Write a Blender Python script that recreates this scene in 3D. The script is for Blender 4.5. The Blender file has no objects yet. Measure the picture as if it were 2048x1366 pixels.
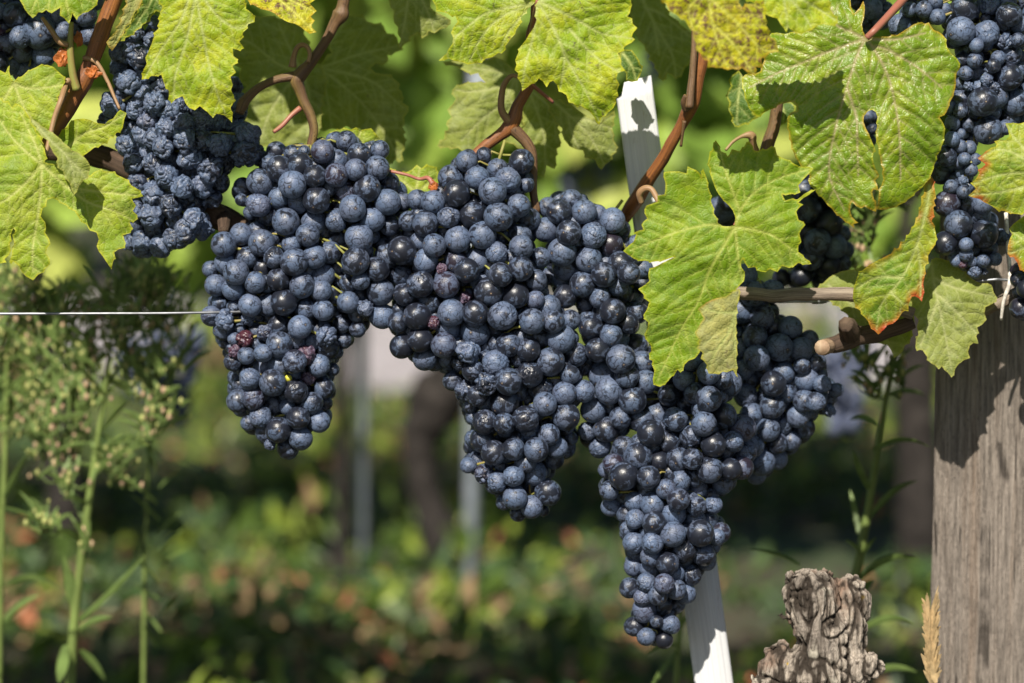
import bpy, bmesh, math, random
import numpy as np
from mathutils import Vector, Matrix, noise
from mathutils.geometry import delaunay_2d_cdt
rnd = random.Random(7)
S = bpy.context.scene
C = S.collection

# ---------------------------------------------------------------- camera, sky, sun, exposure
CAM_H, PITCH, Y0, LENS = 0.62, 5.0, 1.75, 100.0
F = 2048 * LENS / 36.0
cd = bpy.data.cameras.new('camera'); cam = bpy.data.objects.new('camera', cd); C.objects.link(cam)
cam.location = (0, 0, CAM_H); cam.rotation_euler = (math.radians(90 - PITCH), 0, 0)
cd.lens = LENS; cd.sensor_width = 36; cd.clip_start = 0.05; cd.clip_end = 500
cd.dof.use_dof = True; cd.dof.focus_distance = 1.735; cd.dof.aperture_fstop = 4.0
S.camera = cam
SUN_EL, SUN_AZ = 43.0, 15.0       # azimuth to the left of the viewing axis, behind the camera
sun_from = Vector((-math.sin(math.radians(SUN_AZ)) * math.cos(math.radians(SUN_EL)),
                   -math.cos(math.radians(SUN_AZ)) * math.cos(math.radians(SUN_EL)), math.sin(math.radians(SUN_EL))))
w = bpy.data.worlds.new('World'); S.world = w; w.use_nodes = True
nt = w.node_tree; bg = nt.nodes['Background']; sky = nt.nodes.new('ShaderNodeTexSky')
sky.sky_type = 'NISHITA'; sky.sun_disc = False; sky.sun_elevation = math.radians(SUN_EL)
sky.sun_rotation = math.radians(180 + SUN_AZ)
nt.links.new(sky.outputs[0], bg.inputs[0]); bg.inputs[1].default_value = 0.05
sl = bpy.data.lights.new('sun', 'SUN'); sl.energy = 5.0; sl.angle = math.radians(0.5); sl.color = (1, 0.93, 0.82)
so = bpy.data.objects.new('sun', sl); C.objects.link(so); so.location = (-1, -3, 4)
so.rotation_euler = (-sun_from).to_track_quat('-Z', 'Y').to_euler()
S.view_settings.view_transform = 'Standard'; S.view_settings.look = 'None'
S.view_settings.exposure = 0.62; S.view_settings.gamma = 1
S.render.engine = 'CYCLES'

# ---------------------------------------------------------------- helpers
ca, sa = math.cos(math.radians(PITCH)), math.sin(math.radians(PITCH))
def W(px, py, dz=0.0):
    """the point of the upright plane y = Y0 + dz that the photograph shows at (px, py)"""
    x, u = (px - 1024) / F, (683 - py) / F
    d = Vector((x, ca + u * sa, u * ca - sa))
    return Vector((0, 0, CAM_H)) + d * ((Y0 + dz) / d.y)
PX = Y0 / F           # metres per photo pixel at the vine row
def G(px, py, z=0.0):
    """the point of the ground (height z) seen at (px, py)"""
    x, u = (px - 1024) / F, (683 - py) / F
    d = Vector((x, ca + u * sa, u * ca - sa))
    return Vector((0, 0, CAM_H)) + d * ((z - CAM_H) / d.z)
def tag(o, label=None, cat=None, group=None, kind=None):
    if label: o['label'] = label
    if cat: o['category'] = cat
    if group: o['group'] = group
    if kind: o['kind'] = kind
    return o
def empty(name, loc, label, cat, group=None):
    o = bpy.data.objects.new(name, None); o.empty_display_size = 0.02; o.location = loc; C.objects.link(o)
    return tag(o, label, cat, group)
def mk(name, verts, faces, mat, parent=None, smooth=True, uv=None, mats=None, mi=None, attrs=None, origin=None):
    v = np.array(verts, dtype=float)
    if parent is not None:
        o0 = np.array(abs_loc(parent))
        loc = (0, 0, 0)
    else:
        o0 = np.array(origin if origin is not None else v.mean(0)); loc = tuple(o0)
    me = bpy.data.meshes.new(name); me.from_pydata((v - o0).tolist(), [], faces)
    for m in (mats or [mat]): me.materials.append(m)
    if mi is not None: me.polygons.foreach_set('material_index', mi)
    if smooth: me.polygons.foreach_set('use_smooth', [True] * len(me.polygons))
    if uv is not None:
        uv = np.asarray(uv, dtype=float)
        l = me.uv_layers.new(name='UVMap'); idx = np.zeros(len(me.loops), dtype=int); me.loops.foreach_get('vertex_index', idx)
        if len(uv) == len(v): uv = uv[idx]
        l.data.foreach_set('uv', uv.ravel())
    for k, a in (attrs or {}).items():
        at = me.attributes.new(k, 'FLOAT', 'POINT'); at.data.foreach_set('value', np.asarray(a, dtype=np.float32))
    me.update()
    o = bpy.data.objects.new(name, me); o.location = loc; C.objects.link(o)
    if parent is not None: o.parent = parent
    return o
def abs_loc(o):
    l = Vector(o.location)
    while o.parent: o = o.parent; l = l + Vector(o.location)
    return l
def spline(pts, n=6):
    """Catmull-Rom through tuples of any length"""
    P = [np.array(p, dtype=float) for p in pts]; P = [2 * P[0] - P[1]] + P + [2 * P[-1] - P[-2]]; out = []
    for i in range(1, len(P) - 2):
        for k in range(n):
            t = k / n; a, b, c, d = P[i - 1:i + 3]
            out.append(0.5 * ((2 * b) + (-a + c) * t + (2 * a - 5 * b + 4 * c - d) * t * t + (-a + 3 * b - 3 * c + d) * t ** 3))
    out.append(P[-2]); return out
def tube_geo(path, ring=10, rough=0.0, seed=0):
    """path of (x, y, z, r) in metres -> verts, faces, uv per vertex"""
    V, Fc, UV = [], [], []; n = len(path); L = 0
    up = Vector((0.13, 1, 0.21)).normalized(); prev = None
    for i, p in enumerate(path):
        c = Vector(p[:3]); a = Vector(path[max(0, i - 1)][:3]); b = Vector(path[min(n - 1, i + 1)][:3])
        t = (b - a).normalized() if (b - a).length > 1e-9 else Vector((0, 0, 1))
        if prev is None: s = t.cross(up).normalized()
        else: s = (prev - t * prev.dot(t)).normalized()
        prev = s; q = t.cross(s)
        if i: L += (c - Vector(path[i - 1][:3])).length
        for k in range(ring):
            an = 2 * math.pi * k / ring
            dd = s * math.cos(an) + q * math.sin(an)
            r = p[3]
            if rough: r *= 1 + rough * noise.noise((c + dd * p[3]) * 90 + Vector((seed, 0, 0))) + rough * .6 * noise.noise(Vector((an * 1.5, L * 25, seed)))
            V.append(tuple(c + dd * r)); UV.append((L * 10, k / ring))
    for i in range(n - 1):
        for k in range(ring):
            k2 = (k + 1) % ring
            Fc.append((i * ring + k, i * ring + k2, (i + 1) * ring + k2, (i + 1) * ring + k))
    Fc.append(tuple(range(ring - 1, -1, -1))); Fc.append(tuple((n - 1) * ring + k for k in range(ring)))
    return V, Fc, UV
class Acc:
    def __init__(s): s.v, s.f, s.uv, s.mi = [], [], [], []
    def add(s, V, Fc, UV=None, m=0):
        b = len(s.v); s.v += list(V); s.f += [tuple(b + i for i in f) for f in Fc]
        s.uv += list(UV) if UV is not None else [(0, 0)] * len(V); s.mi += [m] * len(Fc)
    def build(s, name, mat, parent=None, **k):
        return mk(name, s.v, s.f, mat, parent, uv=s.uv, mi=s.mi, **k)
def pxpath(pts, off=(0, 0), sc=1.0, n=6):
    """(x, y, r, dz) in zoomed pixels -> metres"""
    q = []
    for p in spline([(off[0] + a / sc, off[1] + b / sc, r, dz) for a, b, r, dz in pts], n):
        w3 = W(p[0], p[1], p[3]); q.append((w3.x, w3.y, w3.z, p[2] * PX * (Y0 + p[3]) / Y0))
    return q

# ---------------------------------------------------------------- materials
def newmat(name):
    m = bpy.data.materials.new(name); m.use_nodes = True; t = m.node_tree
    return m, t, t.nodes['Principled BSDF'], t.nodes['Material Output']
def nd(t, typ, **k):
    n = t.nodes.new(typ)
    for a, b in k.items():
        if a.startswith('_'): setattr(n, a[1:], b)
        else: n.inputs[a.replace('__', ' ')].default_value = b
    return n
def mixc(t, fac, a, b, mode='MIX'):
    n = t.nodes.new('ShaderNodeMix'); n.data_type = 'RGBA'; n.blend_type = mode
    for s, v in ((0, fac), (6, a), (7, b)):
        if hasattr(v, 'is_output') or hasattr(v, 'node'): t.links.new(v, n.inputs[s])
        elif s == 0: n.inputs[0].default_value = v
        else: n.inputs[s].default_value = (*v, 1)
    return n.outputs[2]
def mth(t, op, a, b=None, c=None, clamp=False):
    n = t.nodes.new('ShaderNodeMath'); n.operation = op; n.use_clamp = clamp
    for i, v in enumerate((a, b, c)):
        if v is None: continue
        if hasattr(v, 'node'): t.links.new(v, n.inputs[i])
        else: n.inputs[i].default_value = v
    return n.outputs[0]
def ramp(t, v, lo, hi, a=0.0, b=1.0):
    n = t.nodes.new('ShaderNodeMapRange'); n.interpolation_type = 'SMOOTHSTEP'
    t.links.new(v, n.inputs[0])
    for i, x in zip((1, 2, 3, 4), (lo, hi, a, b)): n.inputs[i].default_value = x
    return n.outputs[0]
def noi(t, vec, scale, detail=3, rough=0.5, dist=0.0):
    n = t.nodes.new('ShaderNodeTexNoise'); n.inputs['Scale'].default_value = scale; n.inputs['Detail'].default_value = detail
    n.inputs['Roughness'].default_value = rough; n.inputs['Distortion'].default_value = dist
    t.links.new(vec, n.inputs['Vector']); return n.outputs['Fac']
def voro(t, vec, scale, feat='DISTANCE_TO_EDGE'):
    n = t.nodes.new('ShaderNodeTexVoronoi'); n.feature = feat; n.inputs['Scale'].default_value = scale
    t.links.new(vec, n.inputs['Vector']); return n.outputs['Distance']
def bump(t, h, strength, dist, normal=None):
    n = t.nodes.new('ShaderNodeBump'); n.inputs['Strength'].default_value = strength; n.inputs['Distance'].default_value = dist
    t.links.new(h, n.inputs['Height'])
    if normal is not None: t.links.new(normal, n.inputs['Normal'])
    return n.outputs[0]
def vmul(t, v, s):
    n = t.nodes.new('ShaderNodeVectorMath'); n.operation = 'MULTIPLY'; t.links.new(v, n.inputs[0])
    n.inputs[1].default_value = s if isinstance(s, tuple) else (s, s, s); return n.outputs[0]

def grape_mat(name, unit=True, bloom=(0.098, 0.140, 0.232), skin=(0.008, 0.009, 0.015), purple=(0.10, 0.07, 0.11)):
    """unit: mesh of radius 1 whose object scale is the berry's radius; object colour r = how much wax bloom is left, g = reddish"""
    m, t, p, out = newmat(name)
    tc = t.nodes.new('ShaderNodeTexCoord'); oi = t.nodes.new('ShaderNodeObjectInfo')
    base = tc.outputs['Object'] if unit else vmul(t, tc.outputs['Object'], 130)
    cr = t.nodes.new('ShaderNodeCombineXYZ')
    for i, k in enumerate((37.0, 91.0, 53.0)): t.links.new(mth(t, 'MULTIPLY', oi.outputs['Random'], k), cr.inputs[i])
    av = t.nodes.new('ShaderNodeVectorMath'); av.operation = 'ADD'; t.links.new(base, av.inputs[0]); t.links.new(cr.outputs[0], av.inputs[1])
    v = av.outputs[0]
    sep = t.nodes.new('ShaderNodeSeparateColor'); t.links.new(oi.outputs['Color'], sep.inputs[0])
    bl = sep.outputs[0]; red = sep.outputs[1]
    big = noi(t, v, 1.25, 5, 0.62, 1.1)                       # wiped patches
    mask = ramp(t, mth(t, 'ADD', big, mth(t, 'MULTIPLY', mth(t, 'SUBTRACT', bl, 0.5), 0.42)), 0.44, 0.52, 0.07, 1.0)
    fine = noi(t, v, 2.6, 9, 0.70, 2.2)                     # scuffs
    sc1 = ramp(t, fine, 0.38, 0.48, 0.30, 1.0)
    crack = ramp(t, mth(t, 'ADD', voro(t, v, 1.9), mth(t, 'MULTIPLY', noi(t, v, 3.2, 5, 0.7), 0.18)), 0.09, 0.14, 0.12, 1.0)
    mask2 = mth(t, 'MULTIPLY', mth(t, 'MULTIPLY', mask, sc1), crack)
    dust = ramp(t, noi(t, v, 14, 3, 0.6), 0.60, 0.72, 0, 0.14)
    mask3 = mth(t, 'MAXIMUM', mask2, dust)
    mask4 = mth(t, 'MULTIPLY', mask3, mth(t, 'ADD', 0.42, mth(t, 'MULTIPLY', bl, 0.62)), clamp=True)
    hue = noi(t, v, 0.8, 2)
    blo = mixc(t, ramp(t, hue, 0.35, 0.7), bloom, (bloom[0] * 1.12, bloom[1] * 0.98, bloom[2] * 0.92))
    blo = mixc(t, mth(t, 'MULTIPLY', red, 0.8), blo, purple)
    skn = mixc(t, mth(t, 'MULTIPLY', red, 0.7), skin, (0.07, 0.012, 0.02))
    col = mixc(t, mask4, skn, blo)
    if unit:                                                 # blossom-end scar at the berry's +Z pole
        sx = t.nodes.new('ShaderNodeVectorMath'); sx.operation = 'DISTANCE'; t.links.new(tc.outputs['Object'], sx.inputs[0]); sx.inputs[1].default_value = (0, 0, 1)
        dd = sx.outputs['Value']
        col = mixc(t, ramp(t, dd, 0.10, 0.20, 0.75, 0), col, (0.02, 0.018, 0.025))
        col = mixc(t, ramp(t, dd, 0.035, 0.06, 1, 0), col, (0.22, 0.16, 0.10))
    t.links.new(col, p.inputs['Base Color'])
    t.links.new(ramp(t, mask4, 0.0, 0.8, 0.32, 0.47), p.inputs['Roughness'])
    p.inputs['Specular IOR Level'].default_value = 0.5
    p.inputs['Sheen Weight'].default_value = 0.03; p.inputs['Sheen Roughness'].default_value = 0.4
    p.inputs['Sheen Tint'].default_value = (0.6, 0.75, 1, 1)
    h = mth(t, 'ADD', mth(t, 'MULTIPLY', mask3, 0.5), mth(t, 'MULTIPLY', fine, 0.8))
    t.links.new(bump(t, h, 0.30, 0.0006), p.inputs['Normal'])
    return m
M = {}
M['grape'] = grape_mat('grape_skin')
M['grape_back'] = grape_mat('grape_skin_joined', unit=False)

def leaf_mat(name, green, yellow, ymix=0.5, spots=0.0, mildew=0.0, redge=0.0, rough=0.45, vein=(0.42, 0.46, 0.16), under=(0.22, 0.27, 0.10), edgec=(0.50, 0.46, 0.03), transl=0.3, spotc=(0.09, 0.05, 0.06)):
    m, t, p, out = newmat(name)
    uv = t.nodes.new('ShaderNodeTexCoord').outputs['UV']
    A = lambda n: nd(t, 'ShaderNodeAttribute', _attribute_name=n).outputs['Fac']
    ve, ed = A('vein'), A('edge')
    n1 = noi(t, uv, 1.3, 4, 0.6, 0.4); n2 = noi(t, uv, 6, 5, 0.65); n3 = noi(t, uv, 28, 4, 0.6)
    yw = mth(t, 'ADD', n1, mth(t, 'MULTIPLY', mth(t, 'SUBTRACT', n2, 0.5), 0.5))
    yf = ramp(t, yw, 0.56 - 0.45 * ymix, 1.02 - 0.45 * ymix)
    col = mixc(t, yf, green, yellow)
    cells = voro(t, vmul(t, uv, 1.0), 8.5); cells2 = voro(t, uv, 21)
    dk = tuple(x * 0.62 for x in green)
    col = mixc(t, ramp(t, n3, 0.3, 0.75, 0.18, 0.0), col, dk)
    col = mixc(t, ramp(t, cells, 0.0, 0.06, 0.20, 0.0), col, vein)
    if mildew: col = mixc(t, mth(t, 'MULTIPLY', mth(t, 'MULTIPLY', ramp(t, noi(t, uv, 2.2, 5, 0.7), 0.42, 0.68), ramp(t, noi(t, uv, 16, 6, 0.8, 1.0), 0.35, 0.7, 0.35, 1)), mildew), col, (0.42, 0.47, 0.36))
    if spots:
        sm = mth(t, 'MULTIPLY', ramp(t, noi(t, uv, 7.5, 6, 0.75, 0.5), 0.62 - 0.12 * spots, 0.70 - 0.1 * spots), ramp(t, noi(t, uv, 1.0, 2), 0.30, 0.52, 0.3, 1))
        col = mixc(t, mth(t, 'MULTIPLY', sm, min(1, 0.55 + spots * 0.3)), col, spotc)
    # margin: thin yellow rim, some of it red and brown
    col = mixc(t, ramp(t, mth(t, 'SUBTRACT', ed, mth(t, 'MULTIPLY', n2, 5)), -2.5, 2.6, 0.55, 0), col, edgec)
    if redge:
        rm = mth(t, 'MULTIPLY', ramp(t, mth(t, 'SUBTRACT', ed, mth(t, 'MULTIPLY', noi(t, uv, 2.3, 4), 40 * redge)), -14, 6, 1, 0), ramp(t, noi(t, uv, 0.9, 2), 0.44, 0.60))
        col = mixc(t, rm, col, (0.42, 0.055, 0.025))
    col = mixc(t, mth(t, 'MULTIPLY', ve, 0.95), col, vein)
    g = t.nodes.new('ShaderNodeNewGeometry')
    col = mixc(t, mth(t, 'MULTIPLY', g.outputs['Backfacing'], 0.75), col, mixc(t, mth(t, 'MULTIPLY', ve, 0.6), under, tuple(min(1, x * 1.5) for x in under)))
    t.links.new(col, p.inputs['Base Color'])
    t.links.new(ramp(t, n2, 0.3, 0.7, rough - 0.06, rough + 0.12), p.inputs['Roughness'])
    p.inputs['Specular IOR Level'].default_value = 0.5 if rough < .36 else 0.2
    h = mth(t, 'ADD', mth(t, 'MULTIPLY', ramp(t, cells, 0, 0.16), 1.0), mth(t, 'MULTIPLY', ramp(t, cells2, 0, 0.2), 0.35))
    h = mth(t, 'ADD', h, mth(t, 'MULTIPLY', n3, 0.35)); h = mth(t, 'SUBTRACT', h, mth(t, 'MULTIPLY', ve, 1.3))
    nrm = bump(t, h, 0.5, 0.00040); t.links.new(nrm, p.inputs['Normal'])
    tr = t.nodes.new('ShaderNodeBsdfTranslucent'); t.links.new(nrm, tr.inputs['Normal'])
    tcol = mixc(t, 1.0, col, (1.5, 1.6, 0.35), 'MULTIPLY'); t.links.new(tcol, tr.inputs['Color'])
    mx = t.nodes.new('ShaderNodeMixShader'); mx.inputs[0].default_value = transl
    t.links.new(p.outputs[0], mx.inputs[1]); t.links.new(tr.outputs[0], mx.inputs[2]); t.links.new(mx.outputs[0], out.inputs[0])
    return m
GR, YG = (0.125, 0.24, 0.022), (0.33, 0.42, 0.032)
M['leaf_fresh'] = leaf_mat('leaf_fresh', (0.15, 0.255, 0.010), (0.30, 0.38, 0.022), 0.42, 0.12, 0.16, 0.0, 0.42, vein=(0.40, 0.44, 0.10))
M['leaf_gloss'] = leaf_mat('leaf_glossy', (0.15, 0.255, 0.008), (0.36, 0.42, 0.015), 0.42, 0.15, 0.10, 0.12, 0.32, vein=(0.40, 0.33, 0.18))
M['leaf_yellow'] = leaf_mat('leaf_yellowing', (0.22, 0.33, 0.012), (0.46, 0.48, 0.022), 0.55, 0.45, 0.05, 0.0, 0.42)
M['leaf_spotted'] = leaf_mat('leaf_spotted_yellow', (0.27, 0.33, 0.012), (0.58, 0.52, 0.02), 0.85, 1.38, 0.0, 0.12, 0.42, vein=(0.62, 0.60, 0.12), spotc=(0.14, 0.07, 0.05))
M['leaf_light'] = leaf_mat('leaf_light', (0.20, 0.30, 0.02), (0.38, 0.44, 0.03), 0.55, 0.3, 0.16, 0.0, 0.46, vein=(0.48, 0.50, 0.16))
M['leaf_pale'] = leaf_mat('leaf_underside', (0.22, 0.265, 0.05), (0.33, 0.36, 0.08), 0.4, 0.1, 0.3, 0.0, 0.62, vein=(0.40, 0.42, 0.18), edgec=(0.40, 0.38, 0.08))
M['leaf_dry'] = leaf_mat('leaf_drying', (0.30, 0.30, 0.11), (0.50, 0.46, 0.14), 0.6, 0.4, 0.4, 0.1, 0.6)
M['leaf_red'] = leaf_mat('leaf_reddening', (0.13, 0.24, 0.02), (0.40, 0.42, 0.03), 0.55, 0.2, 0.05, 0.55, 0.36)
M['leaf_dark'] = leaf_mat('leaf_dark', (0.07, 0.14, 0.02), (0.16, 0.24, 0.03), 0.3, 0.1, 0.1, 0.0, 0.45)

def bark_mat(name, c1, c2, c3, scale=1.0, rough=0.55, spots=0.3, bstr=0.5, spec=0.4, streak=(1.2, 9)):
    m, t, p, out = newmat(name)
    uv = t.nodes.new('ShaderNodeTexCoord').outputs['UV']; v = vmul(t, uv, (streak[0] * scale, streak[1] * scale, 1))
    st = noi(t, v, 2.0, 6, 0.65); big = noi(t, vmul(t, uv, (1.4, 2, 1)), 1.0, 3)
    obj = t.nodes.new('ShaderNodeTexCoord').outputs['Object']
    col = mixc(t, ramp(t, st, 0.35, 0.65), c1, c2); col = mixc(t, ramp(t, big, 0.45, 0.68), col, c3)
    sp = ramp(t, noi(t, obj, 700, 2), 0.62, 0.70)
    col = mixc(t, mth(t, 'MULTIPLY', sp, spots), col, (0.02, 0.012, 0.01))
    t.links.new(col, p.inputs['Base Color']); p.inputs['Roughness'].default_value = rough; p.inputs['Specular IOR Level'].default_value = spec
    t.links.new(bump(t, mth(t, 'ADD', st, mth(t, 'MULTIPLY', noi(t, obj, 300, 4), 0.4)), bstr, 0.001), p.inputs['Normal'])
    return m
M['cane'] = bark_mat('cane_orange', (0.30, 0.115, 0.030), (0.15, 0.055, 0.022), (0.11, 0.045, 0.025), 1, 0.45, 0.5, 0.7)
M['cane_brown'] = bark_mat('cane_brown', (0.17, 0.095, 0.045), (0.08, 0.045, 0.025), (0.19, 0.14, 0.035), 1, 0.5, 0.7, 0.7)
M['petiole'] = bark_mat('petiole_pink', (0.32, 0.10, 0.08), (0.25, 0.11, 0.06), (0.30, 0.20, 0.08), 1, 0.45, 0.1, 0.2)
M['petiole_brown'] = bark_mat('petiole_tan', (0.32, 0.20, 0.10), (0.22, 0.12, 0.06), (0.25, 0.2, 0.08), 1, 0.5, 0.2, 0.2)
M['stem_green'] = bark_mat('stem_green', (0.20, 0.24, 0.05), (0.26, 0.22, 0.06), (0.28, 0.12, 0.07), 1, 0.5, 0.1, 0.2)
M['old_wood'] = bark_mat('old_vine_wood', (0.10, 0.065, 0.045), (0.04, 0.028, 0.02), (0.17, 0.12, 0.08), 0.8, 0.85, 0.3, 1.0, 0.2)
M['grey_cane'] = bark_mat('grey_cane_wood', (0.30, 0.245, 0.19), (0.12, 0.09, 0.07), (0.24, 0.17, 0.12), 1.3, 0.75, 0.2, 0.8, 0.2)
def plain(name, col, rough=0.6, nscale=60, var=0.35, spec=0.4, metal=0, tr=0, bumps=0.3):
    m, t, p, out = newmat(name); ob = t.nodes.new('ShaderNodeTexCoord').outputs['Object']
    n = noi(t, ob, nscale, 4); c = mixc(t, ramp(t, n, 0.3, 0.7), tuple(x * (1 - var) for x in col), tuple(min(1, x * (1 + var)) for x in col))
    t.links.new(c, p.inputs['Base Color']); p.inputs['Roughness'].default_value = rough; p.inputs['Metallic'].default_value = metal
    p.inputs['Specular IOR Level'].default_value = spec
    if bumps: t.links.new(bump(t, n, bumps, 0.3 / nscale), p.inputs['Normal'])
    if tr:
        b = t.nodes.new('ShaderNodeBsdfTranslucent'); t.links.new(c, b.inputs['Color'])
        mx = t.nodes.new('ShaderNodeMixShader'); mx.inputs[0].default_value = tr
        t.links.new(p.outputs[0], mx.inputs[1]); t.links.new(b.outputs[0], mx.inputs[2]); t.links.new(mx.outputs[0], out.inputs[0])
    return m

# ================================================================ THE SETTING
# ground
def ground():
    m, t, p, out = newmat('ground_soil'); ob = t.nodes.new('ShaderNodeTexCoord').outputs['Object']
    c = mixc(t, ramp(t, noi(t, ob, 3, 5), 0.4, 0.62), (0.055, 0.042, 0.028), (0.03, 0.055, 0.015)); c = mixc(t, ramp(t, noi(t, ob, 26, 5, 0.7), 0.5, 0.75), c, (0.11, 0.08, 0.05))
    t.links.new(c, p.inputs['Base Color']); p.inputs['Roughness'].default_value = 0.95
    t.links.new(bump(t, noi(t, ob, 30, 6), 0.8, 0.03), p.inputs['Normal'])
    N = 60; V = []; Fc = []
    for i in range(N + 1):
        for j in range(N + 1):
            x = math.copysign((abs(i / N - .5) * 2) ** 2.2, i / N - .5) * 250; y = -6 + (j / N) ** 2.6 * 300
            V.append((x, y, 0.012 * noise.noise(Vector((x * 2, y * 2, 0)))))
    for i in range(N):
        for j in range(N):
            a = i * (N + 1) + j; Fc.append((a, a + N + 1, a + N + 2, a + 1))
    tag(mk('ground', V, Fc, m, origin=(0, 0, 0)), kind='structure')
    m2 = plain('gravel', (0.34, 0.31, 0.32), 0.9, 30, 0.35)
    V, Fc = [], []; n = 40
    for i in range(n + 1):
        x = -30 + 60 * i / n
        V += [(x, 5.75 + 0.12 * noise.noise(Vector((x, 3, 1))), 0.018), (x, 8.3 + 0.2 * noise.noise(Vector((x, 9, 1))), 0.02)]
    for i in range(n): Fc.append((2 * i, 2 * i + 2, 2 * i + 3, 2 * i + 1))
    tag(mk('gravel_path', V, Fc, m2, origin=(0, 7, 0)), kind='structure')
    # low wooded slope far off
    V, Fc = [], []; n = 80
    for i in range(n + 1):
        x = -160 + 320 * i / n
        V += [(x, 120, -1), (x, 135, 10 + 4 * noise.noise(Vector((x * .03, 0, 0)))), (x, 170, 22 + 9 * noise.noise(Vector((x * .02, 5, 0))))]
    for i in range(n):
        a = 3 * i; Fc += [(a, a + 3, a + 4, a + 1), (a + 1, a + 4, a + 5, a + 2)]
    tag(mk('hills', V, Fc, plain('far_slope', (0.045, 0.085, 0.05), 0.9, 0.3, 0.4), origin=(0, 140, 0)), kind='structure')
ground()

# ---- scattered small-leaf vegetation -----------------------------------
def leaf_cards(n, pos_fn, size_fn, rs, shape='blade', upbias=0.5):
    """real little leaves (folded blades of 4 faces) at positions; returns verts, faces, mat index source"""
    V, Fc, own = [], [], []
    if shape == 'vine':
        base = [(0, 0), (.30, -.10), (.52, .10), (.38, .25), (.62, .52), (.36, .52), (.30, .74), (0, 1.02), (-.30, .74), (-.36, .52), (-.62, .52), (-.38, .25), (-.52, .10), (-.30, -.10)]
        cz = [0, -.05, -.16, -.06, -.22, -.07, -.08, -.2, -.08, -.07, -.22, -.06, -.16, -.05]
    else:
        base = [(0, 0), (.18, .3), (.16, .65), (0, 1), (-.16, .65), (-.18, .3)]; cz = [0, .07, .07, -.1, .07, .07]
    for i in range(n):
        r = pos_fn(i)
        if r is None: continue
        c, aim = r; s = size_fn(i)
        nrm = (aim + Vector((rs.gauss(0, upbias), rs.gauss(0, upbias), rs.gauss(0, upbias)))).normalized()
        if shape == 'vine': d = (Vector((rs.gauss(0, .6), rs.gauss(0, .3), -1)))
        else: d = Vector((rs.gauss(0, .7), rs.gauss(0, .7), .55))
        t = (d - nrm * d.dot(nrm)).normalized(); q = nrm.cross(t)
        b = len(V)
        if shape == 'vine':
            V.append(tuple(c + t * (.38 * s)))
            for (a, u), z in zip(base, cz): V.append(tuple(c + q * (a * s) + t * (u * s) + nrm * (z * s * (.6 + .8 * rs.random()))))
            m = len(base)
            for k in range(m): Fc.append((b, b + 1 + k, b + 1 + (k + 1) % m)); own.append(i)
        else:
            for (a, u), z in zip(base, cz): V.append(tuple(c + q * (a * s) + t * (u * s) + nrm * (z * s)))
            Fc += [(b, b + 1, b + 2, b + 3), (b, b + 3, b + 4, b + 5)]; own += [i, i]
    return V, Fc, own
gc_m = [plain('weed_green', (0.065, 0.11, 0.016), 0.42, 20, 0.3, 0.5, tr=0.25, bumps=0), plain('weed_light', (0.26, 0.33, 0.05), 0.42, 20, 0.3, 0.5, tr=0.3, bumps=0),
        plain('weed_dry', (0.27, 0.18, 0.10), 0.7, 20, 0.3, 0.3, bumps=0), plain('weed_dark', (0.035, 0.07, 0.02), 0.5, 20, 0.3, bumps=0), plain('weed_orange', (0.36, 0.14, 0.07), 0.6, 20, 0.3, bumps=0)]
def ground_cover():
    rs = random.Random(3)
    def pos(i):
        y = 2.2 + 3.7 * rs.random() ** 1.25; x = rs.uniform(-1.0, 1.0) * (0.35 + y * 0.26)
        d = noise.noise(Vector((x * 2.2, y * 2.0, 4)))
        d2 = noise.noise(Vector((x * 6, y * 4, 9)))
        if rs.random() > 0.48 + d * 0.9 + d2 * .8: return None
        hmax = 0.02 + 0.10 * max(0, d + 0.1 + d2 * .9)
        return Vector((x, y, hmax * rs.random() ** .7)), Vector((-.15, -.5, 1))
    V, Fc, own = leaf_cards(42000, pos, lambda i: rs.uniform(.015, .042), rs, upbias=.55)
    mi = []
    rr = random.Random(8); cm = {}
    for k, f in zip(own, Fc):
        if k not in cm:
            p = V[f[0]]; q = noise.noise(Vector((p[0] * 1.7 + 9, p[1] * 1.7, 0))); u = rr.random()
            near = max(0, 1 - abs(p[1] - 2.95) / .35)
            cm[k] = 2 if u < .025 + .18 * near + .12 * max(0, -q) else (4 if u < .056 + .185 * near + .155 * max(0, -q) else (1 if u > .80 - .6 * q else (3 if u < .50 - .3 * q else 0)))
        mi.append(cm[k])
    # upright blades and stalks in tufts, and taller growth along the near edge of the gravel
    rs2 = random.Random(21)
    def pos2(i):
        if i % 3 == 0:
            y = rs2.uniform(5.3, 5.9); r = rs2.choice(((-500, 110), (370, 640), (900, 1660), (1860, 2500))); x = (rs2.uniform(*r) - 1024) / F * y
            return Vector((x, y, rs2.uniform(.0, .17))), Vector((-.2, -1, .3))
        y = 2.7 + 3.0 * rs2.random(); x = rs2.uniform(-1, 1) * (.2 + y * .24)
        if noise.noise(Vector((x * 5, y * 3.2, 31))) < .12: return None
        return Vector((x, y, .09 * rs2.random() ** 1.6)), Vector((-.2, -1, .2))
    V2, F2, o2 = leaf_cards(15000, pos2, lambda i: rs2.uniform(.022, .055), rs2, upbias=.5)
    b0 = len(V); V += V2; Fc += [tuple(b0 + k for k in f) for f in F2]; cm2 = {}
    mi += [cm2.setdefault(k, rr.choice((0, 1, 0, 0, 0, 3, 3, 3, 1, 1, 0, 2))) for k in o2]
    tag(mk('ground_cover', V, Fc, None, mats=gc_m, mi=mi, smooth=False), 'low weeds and fallen leaves covering the ground between the vine rows', 'ground cover', kind='stuff')
ground_cover()

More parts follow.
